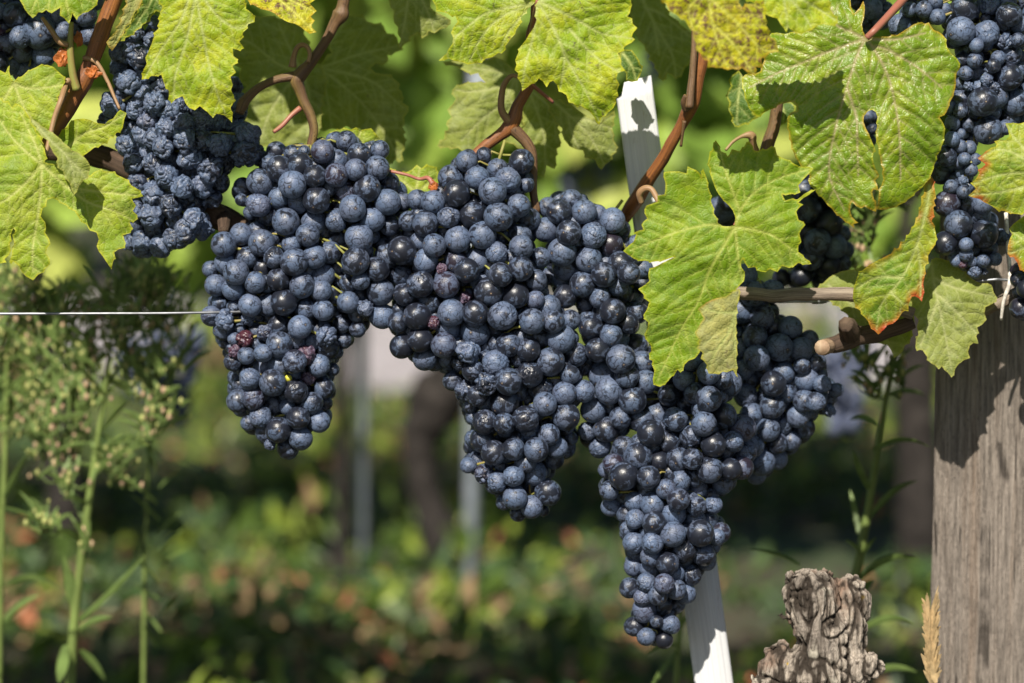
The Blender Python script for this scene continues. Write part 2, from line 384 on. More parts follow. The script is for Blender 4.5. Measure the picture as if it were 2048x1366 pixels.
# ---- the vine row behind: each vine > trunk, foliage --------------------
vl_m = [plain('vine_leaf_bright', (0.30, 0.42, 0.07), 0.5, 30, 0.25, 0.4, tr=0.35, bumps=0), plain('vine_leaf_mid', (0.18, 0.29, 0.045), 0.5, 30, 0.25, 0.4, tr=0.3, bumps=0),
        plain('vine_leaf_yellow', (0.45, 0.50, 0.12), 0.5, 30, 0.25, 0.4, tr=0.35, bumps=0)]
M['trunk'] = plain('trunk_bark_shade_darkened', (0.027, 0.023, 0.021), 0.9, 60, 0.5, 0.2, bumps=1.0)  # bark colour darkened to stand in for canopy shade on the trunks
M['far_grape'] = plain('far_grape_skin', (0.07, 0.085, 0.14), 0.4, 90, 0.5, bumps=0)
YR = 3.45
def rear_vine(x, seed, label, trunk_pts, z0=0.40, z1=1.08, n=270, halfw=.5, group='vines in the row behind', y=YR, sz=(.055, .115)):
    rs = random.Random(seed)
    e = empty('grapevine', (x, y, 0), label, 'grapevine', group)
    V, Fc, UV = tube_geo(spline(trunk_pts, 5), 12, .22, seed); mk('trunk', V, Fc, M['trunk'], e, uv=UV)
    def pos(i):
        xx = x + rs.gauss(0, halfw * .55); zz = z0 + (z1 - z0) * rs.random() ** .9
        if rs.random() < 0.42 - 1.1 * noise.noise(Vector((xx * 4, zz * 4, seed * .1))): return None
        return Vector((xx, y + rs.gauss(0, .09), zz)), Vector((-.25, -.8, .5))
    V, Fc, own = leaf_cards(n, pos, lambda i: rs.uniform(*sz), rs, 'vine', .6)
    cm = {}; rr = random.Random(seed + 1); mi = [cm.setdefault(k, rr.choice((0, 0, 1, 1, 2))) for k in own]
    mk('foliage', V, Fc, None, e, mats=vl_m, mi=mi, smooth=False)
    return e
def gx(px, y): return (px - 1024) / F * y
def tr(px, z, y=YR, r=.02, dx=0): return (gx(px, y) + dx, y, z, r * .75)
rear_vine(gx(880, YR), 11, 'dark crooked vine trunk out of focus behind the middle bunches, under green leaves',
          [tr(920, -.01, r=.05), tr(900, .05, r=.045), tr(868, .10, r=.030), tr(840, .16, r=.027), tr(846, .21, r=.036), tr(880, .255, r=.050), tr(900, .29, r=.032), tr(880, .37, r=.03), tr(930, .5, r=.015), tr(920, .8, r=.008)])
rear_vine(gx(690, YR) - .02, 23, 'thin straight dark vine trunk out of focus, below the left bunch of plump grapes',
          [tr(670, -.01, r=.014), tr(682, .12, r=.011), tr(686, .3, r=.012), tr(700, .42, r=.015), tr(690, .8, r=.008)], halfw=.45)
rear_vine(gx(150, YR) - .1, 37, 'blurred vine behind the tall weeds at the left edge',
          [tr(110, -.01, r=.03), tr(120, .2, r=.026), tr(90, .4, r=.02), tr(90, .8, r=.008)])
rear_vine(gx(1390, YR), 41, 'blurred vine behind the white stake, its trunk hidden by the long bunch',
          [tr(1330, -.01, r=.03), tr(1340, .2, r=.026), tr(1370, .4, r=.02), tr(1370, .8, r=.008)])
rear_vine(gx(1850, YR) + .02, 53, 'blurred vine with greyish trunk just left of the weathered post',
          [tr(1850, -.01, r=.04), tr(1840, .2, r=.034), tr(1830, .33, r=.034), tr(1820, .45, r=.02), tr(1830, .8, r=.008)])
for i, (px, sd, lab) in enumerate(((-500, 61, 'blurred vine seen beyond the left edge of the weeds'), (2500, 67, 'blurred vine farthest right behind the wooden post'))):
    rear_vine(gx(px, YR), sd, lab, [tr(px, -.01, r=.03), tr(px, .4, r=.02), tr(px, .8, r=.008)])
# farther rows beyond the gravel
for k, (x, y) in enumerate([(-1.55, 9.2), (-.75, 9.3), (.05, 9.2), (.9, 9.3), (1.7, 9.2), (2.5, 9.3), (-2.4, 9.3)]):
    names = ['far left of the middle', 'left of the middle', 'in the middle', 'right of the middle', 'well right of the middle', 'at the right end', 'at the left end']
    rear_vine(x, 100 + k, 'far blurred vine beyond the gravel path, %s' % names[k], [(x, y, -.01, .04), (x + .05, y, .4, .03), (x, y, 1, .015)], .3, 1.75, 420, .62, 'far vines beyond the gravel path', y, (.1, .2))
# blurred bunches in the row behind
def ball(c, r, sub=2):
    bm = bmesh.new(); bmesh.ops.create_icosphere(bm, subdivisions=sub, radius=r, matrix=Matrix.Translation(c))
    V = [tuple(v.co) for v in bm.verts]; Fc = [tuple(v.index for v in f.verts) for f in bm.faces]; bm.free(); return V, Fc
def far_bunch(px, py, w_, h_, y, label, seed):
    rs = random.Random(seed); a = Acc(); c0 = W(px, py, y - Y0); s = y / F; n = int(26 + w_ * h_ / 500)
    for i in range(n):
        v = rs.random(); ww = w_ * (1 - .65 * v) * .5
        an = rs.uniform(0, 6.28); q = c0 + Vector((math.cos(an) * ww * s, math.sin(an) * ww * s * .7, -v * h_ * s))
        a.add(*ball(q, .0078 * rs.uniform(.85, 1.15)))
    for dz in (0.02,): 
        V, Fc, UV = tube_geo([(c0.x, c0.y, c0.z + .05, .002), (c0.x, c0.y, c0.z - h_ * s * .7, .002)], 6); a.add(V, Fc, UV)
    o = a.build('grape_bunch', M['far_grape']); tag(o, label, 'grape bunch', 'blurred bunches in the row behind')
far_bunch(335, 665, 130, 180, 2.75, 'blurred dark bunch just right of the tall weed, below the wire', 1)
far_bunch(275, 690, 70, 100, 2.9, 'small blurred bunch between the tall weed and the larger blurred bunch', 6)
far_bunch(1170, 320, 120, 120, YR, 'blurred dark bunch left of the white stake, above the middle bunches', 2)
far_bunch(1690, 690, 100, 170, 3.0, 'blurred bunch below the cut wood stub', 3)
far_bunch(1300, 70, 70, 90, YR, 'blurred bunch above the top of the white stake', 4)
# stakes of the row behind
def post_geo(a, b, wx, wy):
    return tube_geo([(a[0], a[1], a[2], wx), ((a[0] + b[0]) / 2, (a[1] + b[1]) / 2, (a[2] + b[2]) / 2, wx), (b[0], b[1], b[2], wx)], 8)
M['galv'] = plain('galvanised_metal', (0.45, 0.50, 0.58), 0.5, 40, 0.25, 0.5, 0.15, bumps=.1)
def stake(px, y, r, top, label, dx=0):
    x = gx(px, y); V, Fc, UV = post_geo((x - dx, y, -.05), (x + dx, y, top), r, r)
    tag(mk('metal_stake', V, Fc, M['galv'], origin=(x, y, 0)), label, 'stake', 'metal stakes of the row behind')
stake(955, 3.35, .0095, 1.2, 'blurred bright grey metal stake beside the dark crooked trunk', .01)
stake(722, 3.5, .008, 1.2, 'thin blurred grey metal stake behind the left bunch')

# ================================================================ GRAPES
def ico(sub):
    bm = bmesh.new(); bmesh.ops.create_icosphere(bm, subdivisions=sub, radius=1)
    V = np.array([v.co[:] for v in bm.verts]); Fc = [tuple(v.index for v in f.verts) for f in bm.faces]; bm.free(); return V, Fc
I3, I4, I5 = ico(3), ico(4), ico(5)
def gmesh(name, kind, seed):
    V, Fc = (I4 if kind == 's' else I5); V = V.copy(); rs = random.Random(seed * 13 + 1); off = Vector((seed * 7.3, seed * 3.1, 2))
    out = []
    dents = [(Vector((rs.gauss(0, 1), rs.gauss(0, 1), rs.gauss(0, 1))).normalized(), rs.uniform(.5, .9), rs.uniform(.03, .09)) for _ in range(3)]
    for v in V:
        p = Vector(v); r = 1 + 0.025 * noise.noise(p * .9 + off)
        if kind == 's':
            for d, wdt, dep in dents[:2]:
                a = p.angle(d); r -= dep * .35 * math.exp(-(a / wdt) ** 2)
        elif kind == 'w':
            for d, wdt, dep in dents:
                a = p.angle(d); r -= dep * 1.5 * math.exp(-(a / wdt) ** 2)
            q = p * 2.0 + off + Vector((noise.noise(p * 1.6 + off), noise.noise(p * 1.6 - off), 0)) * 1.2
            amp = max(0, min(1, 0.45 + 1.4 * noise.noise(p * 1.1 + off * 2)))
            r -= amp * (0.10 * (1 - abs(noise.noise(q * 1.5))) ** 5 + 0.06 * (1 - abs(noise.noise(q * 3.1))) ** 4)
        else:
            q = p + Vector((noise.noise(p * 1.3 + off), noise.noise(p * 1.3 - off), noise.noise(p * 1.3 + off * 3))) * .55
            r *= 1 + .20 * noise.noise(q * 1.3 + off)
            r -= 0.26 * (1 - abs(noise.noise(q * 1.25 + off))) ** 6 + 0.05 * (1 - abs(noise.noise(q * 2.2 - off))) ** 5 + .006 * (1 - abs(noise.noise(q * 7 - off))) ** 3 - .08
        out.append(tuple(p * r))
    me = bpy.data.meshes.new(name); me.from_pydata(out, [], Fc); me.materials.append(M['grape'])
    me.polygons.foreach_set('use_smooth', [True] * len(Fc)); me.update(); return me
GM = {'s': [gmesh('grape', 's', i) for i in range(6)], 'w': [gmesh('wrinkled_grape', 'w', i + 10) for i in range(8)], 'r': [gmesh('shrivelled_grape', 'r', i + 30) for i in range(10)]}

def T(off, sc, rows):
    """rows: 'x y r layer kind' in zoomed pixels -> photo pixels"""
    out = []
    for s in rows.replace('\n', ';').split(';'):
        p = s.split()
        if not p: continue
        x, y, r = (float(v) for v in p[:3]); lay = int(p[3]) if len(p) > 3 else 0; k = p[4] if len(p) > 4 else 's'
        out.append([off[0] + x / sc, off[1] + y / sc, r / sc, lay, k])
    return out
def solve_depth(L, bulge=0.85, relax=260):
    P = np.array([[a[0], a[1], a[2], a[3]] for a in L], float); n = len(P)
    D = np.hypot(P[:, None, 0] - P[None, :, 0], P[:, None, 1] - P[None, :, 1])
    Wt = np.exp(-(D / 75) ** 2); cen = (Wt[:, :, None] * P[None, :, :2]).sum(1) / Wt.sum(1)[:, None]
    off = np.hypot(*(cen - P[:, :2]).T)
    tgt = P[:, 3] * 17 + off * bulge; z = tgt.copy()
    R = (P[:, None, 2] + P[None, :, 2]) * 0.93
    I, J = np.where(np.triu((D < R), 1)); need = np.sqrt(np.maximum(0, R[I, J] ** 2 - D[I, J] ** 2))
    ly = P[:, 3]
    sgn0 = np.sign(ly[J] - ly[I] + 0.001 * (P[I, 1] * 0 + 1) * np.where(P[I, 1] > P[J, 1], 1, -1) * 0)
    for it in range(relax):
        dz = z[J] - z[I]; sg = np.where(sgn0 != 0, sgn0, np.where(dz >= 0, 1, -1)); lack = need - dz * sg
        mv = np.clip(lack, 0, None) * 0.32
        dlt = np.zeros(n); cnt = np.ones(n) * .6
        np.add.at(dlt, J, mv * sg); np.add.at(dlt, I, -mv * sg); np.add.at(cnt, I, lack > 0); np.add.at(cnt, J, lack > 0)
        z += dlt / cnt * 1.5 + (tgt - z) * .025
    return np.clip(z, tgt - 26, tgt + 60)
bunch_count = [0]
def bunch(label, L, dz0, axis, group='ripe grape bunches', back=1.0, bloom=0.62, allow=None, depth_rows=(20, 30, 45, 60, 80, 100, 125)):
    """L: berries in photo pixels; axis: polyline of the rachis in photo pixels (top first); dz0 metres"""
    bunch_count[0] += 1; rs = random.Random(bunch_count[0] * 77)
    z = solve_depth(L)
    top = W(axis[0][0], axis[0][1], dz0 + .012)
    e = empty('grape_bunch', top, label, 'grape bunch', group)
    ax = [np.array(p, float) for p in spline([(a[0], a[1]) for a in axis], 6)]
    a = Acc(); dax = 46
    V, Fc, UV = tube_geo([(*W(p[0], p[1], dz0 + dax * PX), (3.2 - 1.6 * i / len(ax)) * PX) for i, p in enumerate(ax)], 8, .15); a.add(V, Fc, UV)
    order = sorted(range(len(L)), key=lambda i: (z[i], -L[i][2]))
    keep = set(order[:100]); back_list = []
    for i, (x, y, r, lay, k) in enumerate(L):
        c = W(x, y, dz0 + z[i] * PX); R = r * PX * (Y0 + dz0) / Y0
        j = int(np.argmin([np.hypot(*(q - (x, y - 12))) for q in ax])); q = ax[j]; root = W(q[0], q[1], dz0 + dax * PX)
        out = (c - root).normalized(); root = root + (c - root) * .1
        if R > .003: V, Fc, UV = tube_geo([(*root, .0008), (*((root + c) / 2 + Vector((0, 0, .002))), .0006), (*(c - out * R * .93), .0010)], 6); a.add(V, Fc, UV)
        if i not in keep: back_list.append((c, R)); continue
        kind = 'r' if k in 'rpq' else ('w' if k in 'wv' else 's')
        if kind == 's' and rs.random() < .07: kind = 'w'
        me = rs.choice(GM[kind]); o = bpy.data.objects.new('grape', me); C.objects.link(o); o.parent = e; o.location = c - top
        pole = (out + Vector((rs.gauss(0, .35), rs.gauss(0, .35) - .25, rs.gauss(0, .35) - .15))).normalized()
        quat = pole.to_track_quat('Z', 'Y') @ Matrix.Rotation(rs.uniform(0, 6.28), 4, 'Z').to_quaternion()
        o.rotation_mode = 'QUATERNION'; o.rotation_quaternion = quat
        f = 1.09 if kind != 'r' else 1.10; o.scale = (R * f * rs.uniform(.97, 1.02), R * f * rs.uniform(.97, 1.02), R * f * rs.uniform(.96, 1.05))
        b = min(1, max(0, rs.gauss(bloom, .16)));
        if k in 'dv': b = rs.uniform(.26, .5)
        if k == 'r': b = rs.uniform(.45, .85)
        red = 1.0 if k in 'pq' else (rs.uniform(0, .2) if rs.random() < .12 and k not in 'dv' else 0)
        o.color = (b, red, 0, 1)
        if k == 'g': o.data = GREEN
        if k == 'p': o['label'] = 'shrivelled reddish berry'
        if k == 'g': o['label'] = 'tiny unripe yellow-green berry'
        if k == 'r' and L is not RAISINS: o['label'] = 'shrivelled dark berry'
    # berries deeper in the bunch, behind the ones above
    xs = np.array([p[:2] for p in L]); rr = np.array([p[2] for p in L])
    placed = [(np.array([p[0], p[1], z[i]]), p[2]) for i, p in enumerate(L)]
    zi = lambda x, y: None
    for lev, dep in enumerate(depth_rows):
        for _ in range(int(len(L) * 14 * back)):
            i = rs.randrange(len(L)); x = xs[i, 0] + rs.gauss(0, 26); y = xs[i, 1] + rs.gauss(0, 26); r = rs.uniform(19, 25) * min(1, rr[i] / 21)
            d = np.hypot(xs[:, 0] - x, xs[:, 1] - y); w_ = np.exp(-(d / 38) ** 2)
            cx, cy = (w_[:, None] * xs).sum(0) / w_.sum()
            if d.min() > 30 or w_.sum() < (1.5, 1.5, 1.7, 1.9, 2.2, 2.5, 3.0)[lev] or math.hypot(cx - x, cy - y) > (14, 14, 14, 14, 14, 13, 11)[lev]: continue
            zz = (w_ * z).sum() / w_.sum() + dep; p = np.array([x, y, zz])
            if any(np.linalg.norm(p - q) < (r + s) * .76 for q, s in placed): continue
            placed.append((p, r)); back_list.append((W(x, y, dz0 + zz * PX), r * PX))
    if back_list:
        b = Acc(); V0, F0 = I3
        for c, R in back_list: b.add((V0 * R + np.array(c)).tolist(), F0)
        o = b.build('inner_grapes', M['grape_back'], e); o.color = (.5, 0, 0, 1); o['kind'] = 'stuff'
    a.build('stem', M['stem_green'], e)
    return e
GREEN = GM['s'][0].copy(); GREEN.materials[0] = plain('unripe_skin', (0.48, 0.46, 0.05), .4, 3, .1, bumps=0)
RAISINS = []

A_ = ((380, 240), 3.416); B_ = ((380, 540), 3.416); C_ = ((760, 280), 3.416); D_ = ((760, 640), 3.332); E_ = ((1100, 700), 2.203); R8_ = ((1200, 250), 2.483)
R5_ = ((1648, 0), 3.415); R6_ = ((1548, 350), 2.732); R1_ = ((0, 0), 2.277)
left = T(*A_, '''480 425 88 1;360 455 66 2;465 580 84 1;610 335 88 1;590 215 72 2;700 235 68 2;780 215 45 2;610 530 75 2;545 295 62 2;350 545 45 2;540 655 70 2
750 303 80 0 d;905 215 77;1070 145 75 1;975 135 50 2;1155 235 77;1000 280 78 1;1000 378 78;855 385 74 0 d;1130 340 73;1278 328 80;1295 205 70 1 r;1210 468 86;1060 485 72 1 w;700 440 90
750 560 75 1;865 548 88;1350 560 85;1450 560 70 2;1360 430 75 2 w;1110 605 88;1245 680 82;1365 720 75 2;1000 690 74 0 w;655 695 90;845 700 82 1;805 785 75;1155 805 92;350 780 74 1
490 840 88;230 850 85;695 850 63;1010 820 85 2;955 905 75 1;850 935 78;712 970 90;575 940 72;390 940 72 1;245 975 74 1;140 1020 60 1;315 1040 82;500 1010 68 1;1130 965 92;1275 1020 80 0 d
1345 930 88 1;905 1060 80 1;605 1090 76;445 1110 72 1;525 1120 62 1;765 1130 83;175 1130 74;295 1155 73;895 1165 70 1;640 1245 87 0 d;410 1265 74;530 1265 75 1;1080 1115 60 1;1165 1100 62 0 w
1305 1175 90;1425 1060 75 1;1080 1245 72 1;965 1200 65 2;790 1290 74 1;910 1300 68 1;1195 1285 55 0 r;1310 1340 84;1140 1320 60 1;460 760 70 2;1180 900 70 2;1000 1010 60 2;250 1060 60 2;1210 1000 60 2;1400 790 60 2''')
left += T(*B_, '''145 315 68;235 345 62 0 r;230 410 70 1;300 255 50 1 w;395 330 45 1 r;300 470 42;378 465 52 0 p;235 500 42 1;310 555 44 0 p;385 585 58;290 630 62 0 w;500 570 62 0 w;515 430 52 1 r
608 375 72 1;750 390 76;610 510 88;720 480 70 1;930 450 66 0 r;830 500 60 1 w;795 575 60 0 q;945 535 70 1 w;715 625 80 0 w;880 650 74 0 w;610 650 75 1;510 665 75 1;405 745 74 0 w;565 770 87 0 d
720 828 84;672 740 24 0 g;810 740 46 1 p;915 805 76 1 w;830 910 78 0 w;330 895 85;430 875 78 0 w;580 920 72 1;665 935 52 1;740 1010 76 0 d;880 1035 72;925 910 52 2;480 1005 76 0 w;400 1045 58 1 w
605 1092 85 0 d;755 1150 76;545 1190 38 0 r;670 1220 78 1;370 690 52 2;975 680 48 2;1050 480 62 2;1035 370 66 2;1145 405 60 1 w;340 780 55 2;700 720 60 2;850 300 50 2''')
mid = T(*C_, '''590 145 70;710 100 55 1 w;968 148 82;665 260 77;875 270 85;1000 305 56 1;770 350 90;485 260 94 1;525 365 88;365 425 78;255 410 75 1;470 525 76;628 507 87 0 d;810 525 95;945 450 77;1020 540 80 2
195 555 66;312 572 84 0 d;530 678 86;700 650 90;372 720 75;270 690 60 1;440 620 50 2;955 650 75 1;835 660 56 2;150 755 95 0 d;315 825 80;797 775 78 0 w;665 820 80 1;520 830 80 1;965 735 82;595 890 80 0 d
1095 805 75 1;825 920 77;960 880 80;1065 960 72 1;275 985 92 0 d;455 990 87;745 1035 95 0 d;925 1060 88;690 970 75 1;170 1060 72 0 d;1060 1090 60 1;345 1110 75 1;255 1205 90 0 d;487 1180 88;650 1185 86 0 d
835 1200 98;120 1245 66 0 d;1040 1240 85;1180 1240 78;1150 1140 80 1;1300 1230 74 1;650 1310 95 1;465 1290 80 1;585 1080 40 1 p;420 880 34 0 p;365 1250 40 0 p;150 920 70 2;220 800 60 2;850 410 50 2;130 1160 50 1 q;1040 1010 50 2;560 950 50 2''')
mid += T(*D_, '''145 175 79 0 d;268 130 80 0 d;425 168 80;300 255 78 1;450 260 62 2;585 215 72 0 r;525 290 50 1 w;615 335 70 0 w;770 290 86 0 w;700 250 50 1 w;855 167 77;770 160 50 1;990 200 75;1060 120 80 1;1205 125 92;1135 280 90 0 d
1000 365 86 0 d;855 410 86 0 d;485 405 70 1 w;580 470 72 0 r;650 510 68 0 w;710 425 66 0 r;830 550 92 1 d;1070 455 86 1 d;1100 560 76;970 660 88 0 v;825 690 68 0 d;700 680 80 0 v;1000 740 70 1;680 800 80 0 d;620 790 60 1
760 885 78 0 d;890 860 72 0 d;1040 865 78 0 d;1125 765 72;1180 850 70 1;1265 365 62;1300 230 85 1;1230 490 76;1355 475 72;1240 645 88;590 970 54 0 w;690 1020 62 0 r;780 1080 65 0 w;890 1040 70 0 w;970 950 70 1
1030 1020 80 1;1160 930 70 2;900 1185 78;825 1215 56 1 w;1118 1150 86;1010 1245 72;920 1290 58 1;1005 1110 52 1;660 930 70 2;800 970 52 2;620 650 54 2;1090 1270 42 2;1270 790 50 2;1160 640 60 2;930 480 60 2''')
right_up = T(*C_, '''1145 460 65 1;1225 490 85;1305 415 75 1;1395 490 80;1490 500 55 1;1590 550 83;1455 650 88;1575 715 80 1;1132 612 80;1290 635 82;1245 765 95;1425 815 85;1270 870 88 1;1385 985 86;1530 920 83;1640 840 80 1 d
1265 1070 78;1500 1075 72 0 w;1625 1000 66 1;1590 1170 85 0 d;1440 1280 80 0 d;1575 1310 70 1;1700 910 74 0 d;1690 1250 74 0 d;1165 930 62 2;1400 1120 62 2;1240 960 62 2;1730 1060 70 2;1760 1180 70 1;1730 800 62 1 d;1795 880 64 1;1800 990 66 1 d;1740 700 50 2''')
right_up += T(*D_, '1450 200 77;1540 100 72 1;1480 370 82 1;1365 320 52 1 r;1420 600 82')
right_up += T(*E_, '''163 355 42 0 w;248 350 54 0 d;222 430 50;312 40 62;230 110 60 1;260 178 60;337 115 53 0 w;420 140 50;405 55 50 1;363 222 58;310 300 47;400 310 50 1;525 198 48;607 235 48;475 290 60 1;640 120 48 1;560 60 50 2;500 100 50 2;440 220 45 2
-10 -60 48;190 -60 45 1;300 -50 48 1;380 -20 50 1''')
right_low = T(*E_, '''443 367 57 0 d;525 405 50 1;550 307 55;620 380 53 0 d;678 325 53;700 215 55;765 290 55 1;700 100 50 1;790 150 55 1;720 417 53 0 d;805 405 47 0 w;625 480 47 0 w;705 528 57 0 d;797 525 45 0 d;845 520 50 1;565 480 50 1;573 575 46 1;640 560 42 1
387 468 60 0 d;325 430 50 1;480 490 46 1;325 555 61 0 d;434 560 50 0 d;280 505 46 1;250 530 36 2;260 620 43;270 690 42 2;430 600 46 1;510 612 43 1;566 660 49;645 688 45 0 w;720 680 40 1 w;655 610 42 1 w;330 640 42 2;372 668 44 1;450 680 50 1;545 720 53 1;375 745 42 0 w
458 760 50;543 812 53;640 745 46 1 w;663 808 57;735 825 36 0 w;750 805 46 1;370 850 48;452 850 47 0 w;590 880 55 0 d;445 910 46;518 940 49 0 d;370 955 43 1;440 965 40 1;345 790 36 1;675 900 50 1;690 930 42 2;620 990 46 1 w;550 985 42 1;425 1025 42 0 w
503 1030 43 0 w;555 1055 43;600 1075 42 1;350 1048 43;410 1090 39 0 w;475 1080 43;415 1145 53 0 w;495 1125 43 1;372 1217 43 0 d;424 1263 39;470 1195 29;530 1210 43 0 w;502 1277 39;560 1120 36 2;760 590 45 2;600 420 50 2;850 345 55 1;860 450 50 2;560 50 48 1;620 40 50 1;680 20 50 1;590 130 48 1;740 60 50 1;760 130 45 1;640 190 46 1''')
far_right = T(*E_, '''862 200 52;855 85 45;912 35 55;985 148 54 0 d;980 247 52 0 d;888 285 50;890 422 52;840 30 40 2;1040 190 42 1;1110 70 35;1130 130 50 1;1175 55 41 0 w;1200 150 41 0 w;1120 225 48 1;1170 230 43 0 w;1260 175 33 0 w;1030 100 46 1;1040 30 50 1
960 350 52 1;1020 330 46 2;1090 290 50 1;1120 340 46 2;1060 400 46 2;930 490 60 2;1000 480 46 2;910 550 42 2;1000 410 46 2;1230 265 26 1 r;950 90 50 2;1070 150 50 2;1180 110 40 2''')
far_right += T(*R8_, '760 840 62;860 820 56;700 920 66 1;805 955 60;770 1055 60;890 1105 65;860 1000 52 1;945 1005 56;1000 1115 58;1040 1065 45 1;720 750 60 1;700 1110 50 1;640 980 50 2;640 1100 50 2')
dark_b = T(*R8_, '''1030 420 65;1140 490 65;1080 580 65;1160 600 60;1050 660 60;1130 700 60;1200 690 46;1040 530 60 1;1170 400 60 1;1000 750 52;1110 770 56 1;1200 540 44;1010 330 60;1100 300 60;600 420 62 1;640 370 52;640 470 50 1;950 480 60 1;960 600 60 1;900 760 45 1
1220 620 40 1;1150 350 60 1;1060 250 60 1;1160 260 60 1''')
tr_b = T(*R5_, '''590 0 42 1;585 65 50 1;683 65 55;775 115 52;760 10 50;820 60 46 1;960 55 92 0 d;935 210 92;1110 225 85 0 w;1265 95 85 0 w;1130 30 70 1 r;1340 170 62 1;1040 310 48;990 330 36 1 r;1030 413 50;945 405 50 1;970 500 48;1240 280 52 1 r;1325 275 48;1190 395 48
1157 450 47;1270 375 80 1 w;1265 530 90 0 w;1085 695 97 0 d;1180 660 75 1;1310 700 90 1;935 570 42 1;985 590 32 0 r;1110 545 42 0 r;1160 600 37 0 r;850 735 50 0 w;935 755 50 0 d;878 840 50;1000 790 46 2;990 850 50 2;1120 890 92 0 d;875 950 50;935 915 36 1 w;930 1000 46 1
990 1010 50 1;835 1065 70 0 d;960 1085 42;920 1110 42 1;1005 1160 45;1035 1090 42 1;800 1180 75 2;868 1275 47;950 1240 36 0 r;953 1310 45;1240 870 50 1;520 175 78 1 w;940 1180 42 2;1350 400 50 1;1400 600 70 1;1420 100 70 1;1380 20 60 1;1250 10 60 1;870 430 50 2;1060 600 60 2;1400 800 60 2;860 120 50 2;1100 130 50 2;1040 500 50 2''')
tr_b += T(*R6_, '945 155 70;1007 270 75 0 d;1145 325 74 0 d;935 375 62;1140 150 60 1;1050 380 36;1000 360 46 1;1000 420 32 1;1245 340 50 2;1050 435 36;997 468 33;1080 472 30 0 w;1033 490 22 0 p;1143 468 36;1210 460 35;1100 530 35 0 r;1150 530 18 0 r;1120 220 60 2;1170 400 50 2')
mid_tr = T(*R5_, '330 60 70;390 140 60;280 130 60 1;360 -30 70;230 20 50 1;300 200 50 1;240 -60 60;300 790 40;330 880 35;290 830 34 1;320 960 38 1;420 60 50 1;345 730 34 1')
edge_b = T(*R6_, '1335 570 42;1380 620 52;1345 730 56;1420 560 50;1430 680 56;1410 760 50;1320 520 30 1;1390 500 40 1')
tl_b = T(*R1_, '75 70 58;-8 50 36;90 170 48;30 200 46 1;180 145 76;100 225 55 1;200 255 50;40 290 50 1;110 320 55 1;-5 280 40;260 70 50 1;290 140 42;410 165 45;390 70 50;320 40 42 1;0 150 24 1 p;340 130 50 2;20 -10 50 1;-60 120 50;-60 220 55;-50 10 55;120 -20 50 1;200 20 55 1;300 -20 50;420 0 50 1;150 240 50 2')
RAISINS += [g[:4] + ['r'] for g in T(*R1_, '''765 512 45;840 560 46;760 590 46;740 670 48;840 640 50;600 590 42 1;680 550 42 1;700 470 46;650 425 42 1;575 665 46;665 700 46 1;605 740 43;700 750 46;770 730 46 1;760 800 54;625 830 43;700 880 52;830 850 50;920 840 52;780 935 53
690 985 55;870 920 50 1;800 1000 46 1;620 960 42 1;880 1000 46;850 1050 50;920 1040 46;655 1110 52;735 1120 52;595 1105 36 1;790 1090 46;915 560 50 1;920 640 50 1;1000 660 52;960 770 55;1110 700 55;1130 610 50;1050 580 55 1;1080 480 50 1;1170 710 42 1;1030 730 50 1
560 240 50;640 260 50;580 370 50;545 310 42 1;610 150 38;700 100 30;510 480 50;660 340 46 1;740 400 50 1;820 480 46 1;480 540 32 1;900 490 50 1;690 190 42 1;650 620 46 1;700 630 42 1;1140 650 42 1;960 900 50 1;560 430 45 1;620 500 45 1;860 720 50 1;850 780 45 1;980 560 50 1;640 760 40 2;1070 650 50 1;900 730 50 1;1000 820 40 1;1060 400 45 2;980 480 45 1''')]

bunch('large bunch of plump blue grapes left of the middle, its tip hanging lower left', left, 0.0, [(622, 290), (640, 420), (580, 560), (550, 700), (545, 860)])
bunch('long middle bunch of blue grapes with polished black berries near its lower tip', mid, -0.004, [(1010, 280), (960, 450), (930, 600), (1040, 780), (1060, 990)])
bunch('broad upper bunch of blue grapes directly left of the star-shaped leaf', right_up, 0.010, [(1245, 400), (1180, 500), (1220, 640), (1250, 800), (1240, 880)])
bunch('longest bunch, tapering down in front of the white stake to the lowest berries', right_low, -0.010, [(1400, 660), (1385, 830), (1340, 1000), (1320, 1140), (1295, 1255)])
bunch('bunch half hidden behind the star-shaped leaf, its berries reaching right to the cut wood stub', far_right, 0.030, [(1520, 560), (1530, 680), (1560, 800), (1530, 930)])
bunch('bunch in deep shade between the star-shaped leaf and the large glossy leaf', dark_b, 0.085, [(1600, 300), (1620, 400), (1640, 560)], bloom=.4)
bunch('loose bunch of big and tiny grapes hanging at the right edge of the photo', tr_b, 0.0, [(1960, -60), (1960, 100), (1950, 260), (1930, 420), (1950, 540)])
bunch('bunch mostly hidden behind the large glossy leaf, beside its red stalk', mid_tr, 0.075, [(1760, -40), (1745, 100), (1742, 280)], bloom=.4)
bunch('few dark berries at the right edge in front of the post top', edge_b, -0.01, [(2070, 500), (2065, 560), (2060, 660)], bloom=.2)
bunch('small bunch of plump grapes in the top left corner', tl_b, 0.03, [(100, -60), (70, 40), (60, 130)])
bunch('shrivelled raisin-like bunch hanging under the spotted light green leaf', RAISINS, 0.012, [(300, 20), (320, 150), (340, 300), (330, 470)], bloom=.6)

